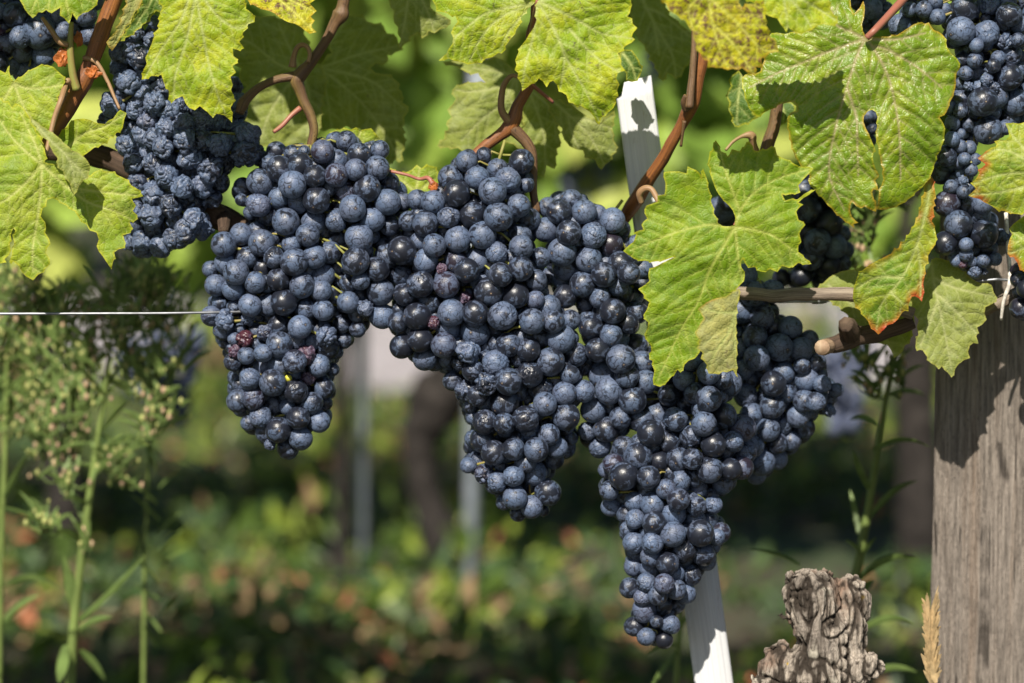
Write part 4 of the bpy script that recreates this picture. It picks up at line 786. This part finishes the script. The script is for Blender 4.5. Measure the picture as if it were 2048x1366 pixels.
# ================================================================ CANES, WOOD, WIRE
def cane(label, ps, mat, z, sc=(0, 0, 1), group='canes of the front vines', name='vine_cane', rough=.10, ring=12, cat='cane', side=()):
    """ps: 'x y r' triples in zoomed pixels (r already in photo px); side: further shoots of the same cane"""
    def path(s):
        q = [float(v) for v in s.split()]; k = 4 if ':' in s else 3
        z0, z1 = z if isinstance(z, tuple) else (z, z)
        return [(q[i], q[i + 1], q[i + 2], z0 + (z1 - z0) * (i / (len(q) - 3)) ** 3) for i in range(0, len(q), 3)]
    p0 = pxpath(path(ps), sc[:2], sc[2]); o0 = p0[0][:3]
    if not side:
        V, Fc, UV = tube_geo(p0, ring, rough, len(label)); return tag(mk(name, V, Fc, M[mat], uv=UV, origin=o0), label, cat, group)
    e = empty(name, o0, label, cat, group)
    V, Fc, UV = tube_geo(p0, ring, rough, len(label)); mk('main_shoot', V, Fc, M[mat], e, uv=UV)
    for nm, m2, zz, s in side:
        q = [float(v) for v in s.split()]; P = [(q[i], q[i + 1], q[i + 2], zz[0] + (zz[1] - zz[0]) * i / max(1, len(q) - 3)) for i in range(0, len(q), 3)]
        V, Fc, UV = tube_geo(pxpath(P, sc[:2], sc[2]), 8, rough, len(s)); mk(nm, V, Fc, M[m2], e, uv=UV)
    return e
r1, r2, r3, r4, r5, r6 = [(a[0][0], a[0][1], a[1]) for a in (R1_, R2_, R3_, R4_, R5_, R6_)]
cane('thick orange-brown cane slanting down at the upper left', '600 -200 16 560 -80 16.5 520 0 17 480 100 17 440 210 16.5 405 310 17 375 375 20 340 440 17 260 570 17 180 670 16 120 730 15 60 820 15', 'cane', .004, r1,
     side=[('leaf_stalk', 'petiole_brown', (.0, -.01), '380 262 5 440 285 4.5 490 370 4 520 440 3.5 545 497 3'), ('bud', 'petiole_brown', (0, -.01), '350 400 9 320 380 10 305 365 5'), ('leaf_stalk', 'petiole_brown', (-.01, -.015), '310 205 6 270 190 6 235 140 5 190 78 4'), ('node', 'stem_green', (-.006, -.01), '350 410 9 330 330 8 320 220 7 325 100 5')])
cane('brown speckled stem forking above the left bunch, one fork reaching down to its top', '790 -120 11 788 -20 12 778 40 12 768 80 17 735 130 11 700 200 10.5 650 280 10.5 600 350 11 555 400 14 530 440 15 545 490 12 570 560 10 605 630 9.5 622 710 9 608 790 9 600 870 8', 'cane_brown', .020, r2,
     side=[('green_fork', 'cane_brown', (.020, .012), '530 415 11 460 425 8.5 400 440 8 320 480 8.5 260 535 10 235 570 12 215 620 9'), ('loop_tendril', 'petiole_brown', (.018, .012), '505 365 9 512 310 6 530 262 5 560 245 5 590 262 4.5 600 300 4 590 340 4'), ('stub', 'petiole', (.018, .01), '548 590 6 500 630 5 450 685 5 402 722 4')])
cane('dark red-brown cane forking like a wishbone above the middle bunch', '600 -60 6 595 40 6 590 110 6 572 190 8 572 330 10 570 450 12 540 520 11 505 580 12 485 650 16 450 705 15 400 745 12 340 790 11.5 290 835 11 230 880 10', 'cane', .022, r3,
     side=[('right_fork', 'cane_brown', (.022, .02), '465 690 14 510 730 12 555 780 11 585 840 10.5 590 940 9.5 592 1050 8.5 612 1160 8'), ('loop_tendril', 'petiole_brown', (.02, .008), '460 665 9 418 600 7 422 500 6 445 440 5.5 480 412 4.5 515 425 4'), ('leaf_stalk', 'petiole', (.02, .03), '580 460 4 640 510 4 700 560 3.5')])
cane('long bent orange-red cane crossing the white stake', '540 -120 13 500 0 13 450 200 12.5 425 330 12.5 400 430 12 375 550 13 345 610 14 310 680 11.5 255 780 12 200 880 12.5 130 980 13 70 1080 15 10 1170 14 -50 1250 13 -110 1340 12', 'cane', (.002, .07), r4,
     side=[('thin_shoot', 'cane_brown', (.0, -.006), '380 150 6 378 260 6.5 368 400 7 358 500 8 350 590 9'), ('loop_stalk', 'petiole_brown', (-.004, -.014), '90 1110 6 80 1060 7 110 1030 7 145 1035 6 170 1075 6 185 1110 5'), ('bud', 'cane_brown', (-.0, -.006), '335 600 8 322 560 7 330 520 4'), ('stub', 'cane_brown', (.004, .008), '325 660 4 315 730 3 305 800 3')])
cane('short brown cane between the star-shaped leaf and the glossy leaf', '835 520 11 828 600 12 810 700 12.5 780 790 13 760 900 14 770 1000 14', 'cane_brown', .03, r4,
     side=[('tendril', 'petiole_brown', (.03, .02), '720 830 6 700 780 7 690 740 9 640 745 4 590 775 3 550 820 3')])
cane('dark old cane behind the shrivelled bunch and the left bunch', '150 690 18 280 680 20 400 690 22 520 740 24 640 800 24 800 880 24 940 950 24 1010 990 26 1100 1030 20 1200 1060 18 1400 1130 16', 'old_wood', .045, r1, group='old wood of the front vines', name='old_cane', rough=.25, ring=16,
     side=[('spur', 'old_wood', (.04, .02), '1015 990 16 1020 1020 13 1018 1050 9')])
cane('grey-brown horizontal cane running from the star-shaped leaf to the red-margined leaf', '-300 640 13 -100 650 13 0 662 13 120 650 13.5 240 652 13.5 340 650 14 430 655 15 560 690 13 760 760 12', 'grey_cane', .012, r6, group='old wood of the front vines', name='old_cane', rough=.12)
cane('pale cane reaching the post at the right edge from behind the olive leaf', '1100 770 10 1180 728 12 1230 700 13 1290 668 14 1350 640 15 1450 605 17', 'grey_cane', .026, r6, group='old wood of the front vines', name='old_cane', rough=.15)
e = cane('thick dark cut vine spur with a pale sawn end right of the bunches', '285 938 15 340 925 17 400 900 20 440 885 21 520 870 18 620 850 16 760 800 14', 'old_wood', .018, r6, group='old wood of the front vines', name='cut_spur', rough=.25, ring=18,
     side=[('knob', 'old_wood', (.018, .0), '430 880 22 410 840 20 395 815 15')])
V, Fc, UV = tube_geo(pxpath([(300, 936, 15, .010), (272, 942, 16, .003), (264, 944, 16, -.001)], R6_[0], R6_[1]), 12, .12); mk('sawn_end', V, Fc, bark_mat('fresh_cut', (.36, .24, .15), (.24, .15, .09), (.40, .30, .20), 1, .6, .2, .5), e, uv=UV)
# trellis wire and tie
M['wire'] = plain('steel_wire', (0.27, 0.28, 0.30), .5, 200, .2, .5, .8, bumps=.05)
V, Fc, UV = tube_geo(pxpath([(-5000, 640, 3.2, .0), (-700, 630, 3.2, .0), (-100, 628, 3.2, .0), (205, 627, 2.7, .0), (420, 625, 2.7, .0), (900, 612, 3, .05), (1600, 603, 3, .045), (1640, 603, 3, .045), (1960, 562, 3, .014), (2060, 560, 3, .014), (2600, 556, 3, .014), (6500, 550, 3, .014)]), 8)
tag(mk('trellis_wire', V, Fc, M['wire'], uv=UV), 'thin grey steel wire stretched across behind the bunches', 'wire')
V, Fc, UV = tube_geo(pxpath([(2012, 425, 4, .02), (2016, 500, 4, .018), (2020, 560, 4.5, .010), (2008, 600, 4, .01), (2002, 640, 3, .015)]), 8)
tag(mk('tie_string', V, Fc, plain('white_string', (.6, .56, .5), .8, 300), uv=UV), 'whitish string hanging down the top of the weathered post', 'string')
# dried orange leaf scraps at the cane's node
def crumple(name, label, c, size, mat, dz, seed):
    V, Fc = ico(3); out = []
    for v in V:
        p = Vector(v); q = p * 1.6 + Vector((seed, 0, 0)); r = .55 + .6 * abs(noise.noise(q)) + .35 * noise.noise(q * 2.3)
        out.append(W(c[0] + p.x * r * size[0], c[1] - p.z * r * size[1], dz + p.y * r * .5 * size[0] * PX)[:])
    return tag(mk(name, out, Fc, M[mat], smooth=False), label, 'dry leaf', 'shrivelled brown leaf scraps')
M['dry_orange'] = plain('dry_orange', (.42, .13, .03), .5, 150, .5, tr=.3)
crumple('dried_leaf', 'crumpled bright orange dry leaf scrap on the thick orange cane', (125, 115), (20, 26), 'dry_orange', -.008, 1)
crumple('dried_leaf', 'crumpled brown dry leaf scrap between the cane and the shrivelled bunch', (186, 145), (20, 18), 'dry_orange', -.012, 2)
crumple('dried_leaf', 'crumpled dark red-brown scrap above the orange one, near the top grapes', (158, 78), (12, 20), 'dry_orange', -.0, 3)
crumple('dried_leaf', 'small orange dried bud between the left and middle bunches', (866, 372), (12, 16), 'dry_orange', .004, 4)
V, Fc, UV = tube_geo(pxpath([(780, 342, 3, .01), (815, 350, 3, .008), (838, 358, 3.5, .008), (856, 356, 5, .006), (866, 368, 6, .004)]), 8, .2)
tag(mk('dry_stalk', V, Fc, M['petiole'], uv=UV), 'thin pink stalk ending in an orange bud between the left and middle bunches', 'stalk')

# ================================================================ POST, STAKE, STUMP
def wood_post():
    m, t, p, out = newmat('weathered_wood'); ob = t.nodes.new('ShaderNodeTexCoord').outputs['Object']
    v = vmul(t, ob, (1, 1, .045)); g = noi(t, v, 650, 7, .75, .3); g2 = noi(t, vmul(t, ob, (1, 1, .02)), 110, 4, .6, .5); g3 = noi(t, vmul(t, ob, (1, 1, .25)), 900, 3, .6)
    sp = noi(t, ob, 40, 4); c = mixc(t, ramp(t, g, .32, .68), (.13, .11, .092), (.42, .36, .305)); c = mixc(t, ramp(t, g2, .5, .75, 0, .45), c, (.30, .20, .13)); c = mixc(t, ramp(t, sp, .55, .75, 0, .5), c, (.14, .12, .10))
    c = mixc(t, ramp(t, g3, .55, .75, 0, .55), c, (.05, .04, .032))
    t.links.new(c, p.inputs['Base Color']); p.inputs['Roughness'].default_value = .85; p.inputs['Specular IOR Level'].default_value = .25
    cr_ = voro(t, vmul(t, ob, (1, 1, .03)), 75); crk = mth(t, 'MULTIPLY', ramp(t, mth(t, 'ADD', cr_, mth(t, 'MULTIPLY', g2, .06)), .03, .065, 1, 0), ramp(t, noi(t, ob, 22, 2), .5, .6)); c2 = mixc(t, mth(t, 'MULTIPLY', crk, .75), c, (.03, .024, .02)); t.links.new(c2, p.inputs['Base Color']); g = mth(t, 'SUBTRACT', g, mth(t, 'MULTIPLY', crk, .8))
    h = mth(t, 'ADD', mth(t, 'MULTIPLY', g, 1), mth(t, 'ADD', mth(t, 'MULTIPLY', g3, .5), mth(t, 'MULTIPLY', g2, .8))); t.links.new(bump(t, h, 1.0, .0035), p.inputs['Normal'])
    # plan outline of a rough squared post, swept up
    PZ = .085; z0, z1 = -.05, W(1900, 400, PZ).z; V, Fc = [], []; n = 120; prof = []
    hw, dp = .052, .045
    for side_ in range(4):
        for k in range(14):
            u = -1 + 2 * k / 14; q = {0: (u * hw, -dp), 1: (hw, u * dp), 2: (-u * hw, dp), 3: (-hw, -u * dp)}[side_]
            prof.append(q)
    lt, lb = W(1874, 700, PZ), W(1858, 1366, PZ)
    ra = -math.radians(9.5); prof = [((a + hw) * math.cos(ra) - (b + dp) * math.sin(ra) - hw, (a + hw) * math.sin(ra) + (b + dp) * math.cos(ra) - dp) for a, b in prof]; base_ = list(prof)
    for i in range(n + 1):
        z = z0 + (z1 - z0) * i / n; f = (z - lb.z) / (lt.z - lb.z); xl = lb.x + (lt.x - lb.x) * f + hw
        for (a, b) in prof:
            rnd_ = 0
            s = 1 + .012 * noise.noise(Vector((a * 60, b * 60, z * 3))) + .02 * noise.noise(Vector((a * 15, b * 15, z * 9))); s -= rnd_ * 12
            V.append((xl + a * s, Y0 + PZ + dp + b * s, z))
    m_ = len(prof)
    for i in range(n):
        for k in range(m_): Fc.append((i * m_ + k, i * m_ + (k + 1) % m_, (i + 1) * m_ + (k + 1) % m_, (i + 1) * m_ + k))
    Fc.append(tuple(n * m_ + k for k in range(m_)))
    tag(mk('wooden_post', V, Fc, m, origin=(lt.x + hw, Y0 + .07, 0)), 'thick weathered grey wooden post at the right edge', 'post')
wood_post()
def white_stake():
    m, t, p, out = newmat('white_paint'); ob = t.nodes.new('ShaderNodeTexCoord').outputs['UV']
    st = noi(t, vmul(t, ob, (.6, 40, 1)), 1.2, 5, .7); d = noi(t, ob, 6, 5, .7)
    c = mixc(t, ramp(t, st, .35, .65), (.66, .67, .68), (.52, .53, .55)); c = mixc(t, ramp(t, d, .56, .74, 0, .8), c, (.40, .37, .33)); c = mixc(t, ramp(t, noi(t, vmul(t, ob, (2.5, 60, 1)), 1, 4, .7), .60, .72, 0, .6), c, (.33, .31, .29))
    t.links.new(c, p.inputs['Base Color']); p.inputs['Roughness'].default_value = .5; t.links.new(bump(t, st, .35, .0008), p.inputs['Normal'])
    # ribbed profile swept along the tilt
    dzs = .052
    rows = [(1229, 1305, 165), (1233, 1314, 280), (1247, 1330, 420), (1268, 1350, 560), (1384, 1470, 1366)]
    a0, a1 = W(1266, 160, dzs), W(1428, 1366, dzs); d_ = (a1 - a0).normalized(); L = (a0.z + .04) / -d_.z; wR = .0117; V, Fc, UV = [], [], []
    prof = []
    for k in range(17): u = -1 + k / 8; prof.append((u * wR * (1 + .0), -.0018 * (1 - u * u) * 2.2 - .0006 * math.cos(u * 22)))
    prof += [(wR, .004), (0, .005), (-wR, .004)]; n = 60; m_ = len(prof); xd = Vector((1, 0, 0)); xd = (xd - d_ * xd.dot(d_)).normalized(); yd = Vector((0, 1, 0))
    for i in range(n + 1):
        for k, (a, b) in enumerate(prof):
            off = 0
            if i == 0: off = (.0045 * (a / wR < -.55) * 2.0 - a * .12 + .0003 * noise.noise(Vector((a * 900, 0, 0))))
            wd = 1.0 + .10 * i / n
            V.append(tuple(a0 + d_ * (L * i / n + off) + xd * a * wd + yd * b)); UV.append((L * i / n * 10, k / m_))
    for i in range(n):
        for k in range(m_): Fc.append((i * m_ + k, (i + 1) * m_ + k, (i + 1) * m_ + (k + 1) % m_, i * m_ + (k + 1) % m_))
    Fc.append(tuple(range(m_)))
    o = mk('wooden_stake', V, Fc, m, uv=UV, smooth=True, origin=(a0 + d_ * L)[:]); tag(o, 'white painted wooden stake leaning behind the bunches', 'stake')
white_stake()
def stump():
    m, t, p, out = newmat('stump_bark'); ob = t.nodes.new('ShaderNodeTexCoord').outputs['Object']
    A = nd(t, 'ShaderNodeAttribute', _attribute_name='crease').outputs['Fac']
    wv = noi(t, vmul(t, ob, (1, 1, .14)), 420, 7, .75, 1.6); b = noi(t, ob, 28, 4, .6); f = noi(t, ob, 500, 4)
    c = mixc(t, ramp(t, wv, .3, .7), (.17, .14, .115), (.60, .52, .43)); c = mixc(t, ramp(t, b, .50, .66, 0, .75), c, (.25, .15, .10)); c = mixc(t, ramp(t, noi(t, ob, 17, 3), .5, .62, 0, .5), c, (.10, .085, .075)); c = mixc(t, ramp(t, noi(t, ob, 45, 3), .60, .68, 0, .8), c, (.58, .53, .43))
    c = mixc(t, ramp(t, noi(t, ob, 60, 3), .74, .77), c, (.62, .42, .05)); c = mixc(t, ramp(t, A, .12, .7, 0, .92), c, (.03, .022, .016))
    t.links.new(c, p.inputs['Base Color']); p.inputs['Roughness'].default_value = .9; p.inputs['Specular IOR Level'].default_value = .2
    t.links.new(bump(t, mth(t, 'ADD', wv, mth(t, 'MULTIPLY', f, .4)), 1.0, .002), p.inputs['Normal'])
    bm = bmesh.new()
    def blob(path, seg=26):
        V, Fc, UV = tube_geo(pxpath(path, n=5), 14); vv = [bm.verts.new(v) for v in V]
        for f_ in Fc: bm.faces.new([vv[i] for i in f_])
    z = -.005
    blob([(1618, 1143, 46, z), (1618, 1166, 56, z), (1622, 1200, 56, z), (1634, 1240, 54, z), (1648, 1285, 58, z), (1640, 1335, 74, z + .002), (1620, 1390, 84, z + .004), (1615, 1500, 92, z + .008), (1600, 1800, 80, z + .01), (1600, 2200, 85, z + .01), (1600, 2700, 95, z + .01)])
    blob([(1692, 1158, 22, z + .004), (1702, 1186, 34, z + .004), (1706, 1230, 34, z + .004), (1700, 1290, 36, z + .004), (1680, 1350, 50, z + .004), (1650, 1420, 60, z + .004)])
    blob([(1758, 1318, 16, z - .008), (1735, 1335, 28, z - .008), (1700, 1350, 36, z - .006), (1650, 1380, 50, z), (1620, 1420, 60, z)])
    blob([(1545, 1290, 26, z + .008), (1552, 1310, 38, z + .006), (1560, 1350, 50, z + .004), (1590, 1420, 60, z + .004)])
    blob([(1500, 1358, 12, z), (1520, 1362, 22, z), (1560, 1375, 34, z), (1620, 1400, 50, z)])
    blob([(1556, 1226, 2, z - .004), (1568, 1236, 4, z - .004), (1590, 1246, 9, z - .002)])
    blob([(1660, 1215, 22, z + .004), (1665, 1260, 34, z + .004), (1668, 1320, 44, z + .003), (1660, 1400, 60, z)])
    me = bpy.data.meshes.new('tmp'); bm.to_mesh(me); bm.free(); o = bpy.data.objects.new('tmp', me); C.objects.link(o)
    r = o.modifiers.new('r', 'REMESH'); r.mode = 'VOXEL'; r.voxel_size = .0007; bpy.context.view_layer.update()
    ev = o.evaluated_get(bpy.context.evaluated_depsgraph_get()); m2 = bpy.data.meshes.new_from_object(ev)
    n = len(m2.vertices); co = np.zeros(n * 3); no = np.zeros(n * 3); m2.vertices.foreach_get('co', co); m2.vertices.foreach_get('normal', no)
    Fc = [tuple(p_.vertices) for p_ in m2.polygons]; co = co.reshape(-1, 3); no = no.reshape(-1, 3); bpy.data.objects.remove(o); cre = np.zeros(n)
    for i in range(n):
        pz = Vector(co[i]); q = Vector((pz.x, pz.y, pz.z * .24)); wr = Vector((noise.noise(pz * 35), noise.noise(pz * 35 + Vector((5, 0, 0))), noise.noise(pz * 35 + Vector((0, 7, 0))))) * .010
        a = noise.noise((q + wr * .35) * 105); b_ = noise.noise((q + wr * .3) * 260 + Vector((3, 1, 0))); c_ = noise.noise(pz * 34); r1_ = (1 - abs(a)) ** 8; r2_ = (1 - abs(b_)) ** 7
        st_ = noise.noise(Vector((pz.x * 420, pz.y * 420, pz.z * 30)) + wr * 80); e2 = abs(noise.noise(pz * 70 + wr * 60)); d = .0010 + .0030 * c_ - .0045 * max(0, .22 - e2) * 2.4 - .0028 * r1_ - .0016 * r2_ + .0014 * st_ + .0005 * noise.noise(pz * 900); co[i] += no[i] * d; cre[i] = min(1, r1_ * .8 + r2_ * .45 + max(0, .12 - e2) * 5 + max(0, -st_) * .5)
    o = mk('vine_stump', co, Fc, m, smooth=True, attrs={'crease': cre}, origin=(W(1600, 1300, 0).x, Y0, 0)); bpy.data.meshes.remove(m2)
    tag(o, 'gnarled old vine stump with peeling grey bark at the lower right', 'vine stump')
stump()

# ================================================================ WEEDS NEAR THE ROW
M['weed_stem'] = plain('weed_stem', (.17, .23, .06), .5, 50, .2, tr=.15, bumps=.1); M['weed_leaf'] = plain('weed_leaf', (.15, .22, .06), .5, 50, .25, tr=.3, bumps=0)
M['weed_bud'] = plain('weed_bud', (.34, .35, .12), .6, 80, .3, bumps=0); M['weed_fluff'] = plain('weed_fluff', (.42, .29, .18), .8, 80, .3, bumps=0)
def strap(root, tip, sag, wd, up=Vector((0, -.3, 1))):
    """a lance-shaped leaf, folded along its midrib"""
    V, Fc = [], []; n = 9; d = tip - root; s = d.cross(Vector((0, 1, 0.2))).normalized(); nn = s.cross(d).normalized()
    for i in range(n + 1):
        t = i / n; c = root + d * t + Vector((0, 0, 1)) * sag * 4 * t * (1 - t); w_ = wd * (math.sin(math.pi * min(1, .12 + t * .88)) ** .8) + .0002
        V += [tuple(c - s * w_ + nn * w_ * .3), tuple(c), tuple(c + s * w_ + nn * w_ * .3)]
    for i in range(n):
        for k in (0, 1): a = 3 * i + k; Fc.append((a, a + 1, a + 4, a + 3))
    return V, Fc
def weed(label, stem, dz, leaves, sprays, seed, stem_r=1.0, group='tall weeds between the rows'):
    rs = random.Random(seed); base = G(stem[-1][0], 3600) ; p = pxpath([(x, y, r * stem_r, dz) for x, y, r in stem]); e = empty('tall_weed', (p[-1][0], p[-1][1], 0), label, 'weed', group)
    V, Fc, UV = tube_geo(p + [(p[-1][0] - .0, p[-1][1], 0.0, p[-1][3])], 8, .1); mk('stem', V, Fc, M['weed_stem'], e, uv=UV)
    for (x0, y0, x1, y1, sag, wd) in leaves:
        d1 = dz + rs.uniform(-.05, .03); V, Fc = strap(W(x0, y0, dz), W(x1, y1, d1), sag * PX, wd * PX); mk('leaf', V, Fc, M['weed_leaf'], e)
    for (x, y, n, sp, kind) in sprays:
        a = Acc(); c = W(x, y, dz + rs.uniform(-.02, .02))
        for _ in range(int(n * 1.6)):
            q = c + Vector((rs.gauss(0, sp), rs.gauss(0, sp * .6), rs.gauss(0, sp))) * PX; V, Fc = ball((0, 0, 0), 1, 1); r = rs.uniform(3, 6.5) * PX
            a.add([(v[0] * r + q.x, v[1] * r + q.y, v[2] * r * 1.7 + q.z) for v in V], Fc, m=(2 if rs.random() < kind else 1))
            V, Fc, UV = tube_geo([(q.x, q.y, q.z, .0005), (*((q + c) / 2 + Vector((0, 0, -.006))), .0006), (c.x + (q.x - c.x) * .1, c.y, c.z - sp * PX * .9, .0008)], 5); a.add(V, Fc, UV)
            if rs.random() < .8: V, Fc = strap(q - Vector((0, 0, .004)), q + Vector((rs.gauss(0, .01), rs.gauss(0, .006), rs.uniform(.0, .018))), .002, .0012); a.add(V, Fc)
        a.build('flower_spray', None, e, mats=[M['weed_leaf'], M['weed_bud'], M['weed_fluff']])
    return e
rs = random.Random(5)
sp1 = [(230 + rs.uniform(-110, 110), y, 9, 22, .25) for y in range(545, 830, 9)] + [(rs.uniform(60, 330), rs.uniform(820, 960), 6, 18, .4) for _ in range(8)] + [(245, 905, 10, 16, .1), (85, 1040, 12, 18, .4), (170, 1085, 4, 12, .5), (110, 870, 8, 30, .8), (215, 600, 12, 26, .1), (270, 640, 10, 20, .1)]
lv1 = [(205, 860, 260, 800, 6, 5), (190, 900, 140, 820, 6, 5), (170, 1050, 120, 940, 8, 7), (165, 1090, 110, 1060, 10, 10), (150, 1230, 128, 1110, 0, 12), (160, 1240, 290, 1110, -8, 7), (150, 1265, 225, 1235, 10, 7), (160, 1300, 210, 1360, 6, 9), (130, 1290, 118, 1366, 0, 14), (215, 800, 140, 720, 8, 4), (210, 780, 270, 700, 8, 4), (200, 700, 130, 650, 5, 4), (200, 660, 300, 600, 5, 4),
       (222, 620, 170, 540, 4, 4), (222, 640, 270, 560, 4, 4), (180, 960, 230, 900, 4, 5), (175, 1010, 120, 1000, 10, 5)]
weed('tall weed with pale buds and narrow leaves left of the left bunch', [(232, 520, 3), (225, 640, 4), (210, 780, 6), (195, 880, 7), (178, 1000, 10), (160, 1140, 12), (145, 1280, 13), (140, 1400, 13)], .26, lv1, sp1, 1, .8)
sp2 = [(20 + rs.uniform(-60, 90), y, 8, 24, .35) for y in range(540, 900, 10)]
lv2 = [(10, 700, 60, 620, 5, 5), (5, 760, -50, 690, 5, 5), (8, 850, 70, 800, 8, 5), (5, 1000, 60, 900, 5, 6), (0, 1180, 120, 1180, 30, 7), (0, 1250, 80, 1190, 10, 8), (0, 1100, -60, 1040, 5, 8), (0, 940, -50, 860, 5, 5)]
weed('tall weed at the very left edge, stem cut by the frame', [(20, 520, 3), (14, 700, 5), (10, 900, 8), (2, 1100, 9), (-2, 1300, 10), (-4, 1420, 10)], .30, lv2, sp2, 2, .75)
lv3 = [(1712, 1165, 1840, 1118, 26, 8), (1718, 1190, 1745, 1160, 2, 10), (1720, 1265, 1828, 1248, 22, 8), (1726, 1358, 1835, 1345, 18, 8), (1735, 1040, 1835, 962, 18, 7), (1740, 980, 1705, 900, -6, 7), (1745, 900, 1860, 895, 20, 6), (1722, 1085, 1700, 980, 6, 6), (1725, 1110, 1690, 1080, 5, 4), (1725, 1110, 1752, 1075, 3, 4), (1760, 800, 1850, 790, 15, 6), (1760, 790, 1700, 740, 12, 5), (1755, 850, 1700, 840, 12, 6), (1600, 1130, 1500, 1100, 8, 4)]
sp3 = [(1760 + rs.uniform(-70, 60), y, 5, 20, .3) for y in range(690, 790, 20)] + [(1755 + rs.uniform(-60, 60), y, 6, 22, .8) for y in range(380, 560, 20)]
weed('tall weed with long curved leaves between the stump and the post', [(1790, 700, 4), (1775, 780, 5), (1755, 900, 7), (1738, 1010, 8), (1716, 1130, 10), (1705, 1180, 10), (1700, 1300, 10), (1700, 1400, 10)], .20, lv3, sp3, 3)
weed('thin weed stem under the tip of the longest bunch', [(1365, 1180, 4), (1358, 1280, 6), (1350, 1400, 7)], .22, [(1355, 1300, 1300, 1380, 4, 7), (1360, 1260, 1395, 1200, 4, 5), (1355, 1290, 1290, 1310, 10, 6)], [], 4)
# dry grass ear beside the post
def grass_ear():
    e = empty('grass_ear', W(1868, 1380, .015), 'pale dry grass ear beside the foot of the weathered post', 'grass ear'); a = Acc(); M['straw'] = plain('straw', (.52, .38, .20), .6, 200, .3, tr=.2)
    p = pxpath([(1860, 1232, 2, .015), (1862, 1290, 4, .015), (1866, 1366, 4, .015), (1880, 1500, 4, .015)]); V, Fc, UV = tube_geo(p + [(p[-1][0], p[-1][1], 0, .001)], 6); mk('stalk', V, Fc, M['straw'], e, uv=UV)
    rs = random.Random(2); q = spline([(x[0], x[1], x[2]) for x in pxpath([(1860, 1228, 2, .012), (1861, 1290, 3, .010), (1864, 1370, 3, .010)])], 3)
    for i in range(0, len(q), 1):
        c = Vector(q[i])
        for s in (-1, 1): V, Fc = strap(c, c + Vector((s * rs.uniform(.003, .006), -.003, rs.uniform(.007, .011))), .0005, .0009); a.add(V, Fc); V, Fc = strap(c, c + Vector((s * rs.uniform(.002, .005), -.006, rs.uniform(.012, .020))), .0, .0004); a.add(V, Fc)
    for k in range(5): 
        c = W(1872, 1366, .008); V, Fc = strap(c, W(1842 + k * 5, 1300 + rs.uniform(0, 40), .006), .001, .0018); a.add(V, Fc)
    a.build('husks', M['straw'], e)
grass_ear()

# ================================================================ the vines' canopy above the picture (shades the ground behind)
def canopy():
    rs = random.Random(12)
    def pos(i):
        x = rs.uniform(-1.6, 1.6); z = rs.uniform(.86, 1.15); d = noise.noise(Vector((x * 4, z * 4, 2)))
        if rs.random() > .70 + d: return None
        return Vector((x, Y0 + .12 + rs.gauss(0, .05) + .05, z)), Vector((-.2, -.9, .4))
    V, Fc, own = leaf_cards(480, pos, lambda i: rs.uniform(.08, .14), rs, 'vine', .35)
    tag(mk('vine_canopy', V, Fc, None, mats=vl_m, mi=[k % 2 for k in own], smooth=False), 'green leaves of the front vines continuing upward', 'foliage', kind='stuff')
canopy()
def shade_fringe():  # extra leaves out of view, added to cast shade on the leaves behind
    rs = random.Random(4)
    def pos(i):
        x = rs.uniform(-.62, .62); z = rs.uniform(.79, .90)
        if rs.random() > .62 + 1.3 * noise.noise(Vector((x * 5, 3, z * 5))): return None
        return Vector((x, Y0 + rs.uniform(-.06, .02), z)), Vector((-.2, -1, .35))
    V, Fc, own = leaf_cards(190, pos, lambda i: rs.uniform(.07, .095), rs, 'vine', .3)
    tag(mk('added_shade_leaves', V, Fc, None, mats=vl_m, mi=[k % 2 for k in own], smooth=False), 'unseen vine leaves added above to shade the back leaves', 'foliage', kind='stuff')
shade_fringe()
rs = random.Random(9)
weed('feathery weed top with pale buds just left of the left bunch', [(330, 500, 3), (322, 600, 3.5), (318, 720, 4.5), (300, 900, 5.5), (290, 1100, 6), (286, 1400, 7)], .34,
     [(318 + rs.uniform(-4, 4), y, 318 + rs.choice((-1, 1)) * rs.uniform(25, 60), y - rs.uniform(30, 60), 4, 3.5) for y in range(560, 1300, 32)], [(325 + rs.uniform(-60, 60), y, 3, 20, .3) for y in range(520, 760, 18)], 7, .7)
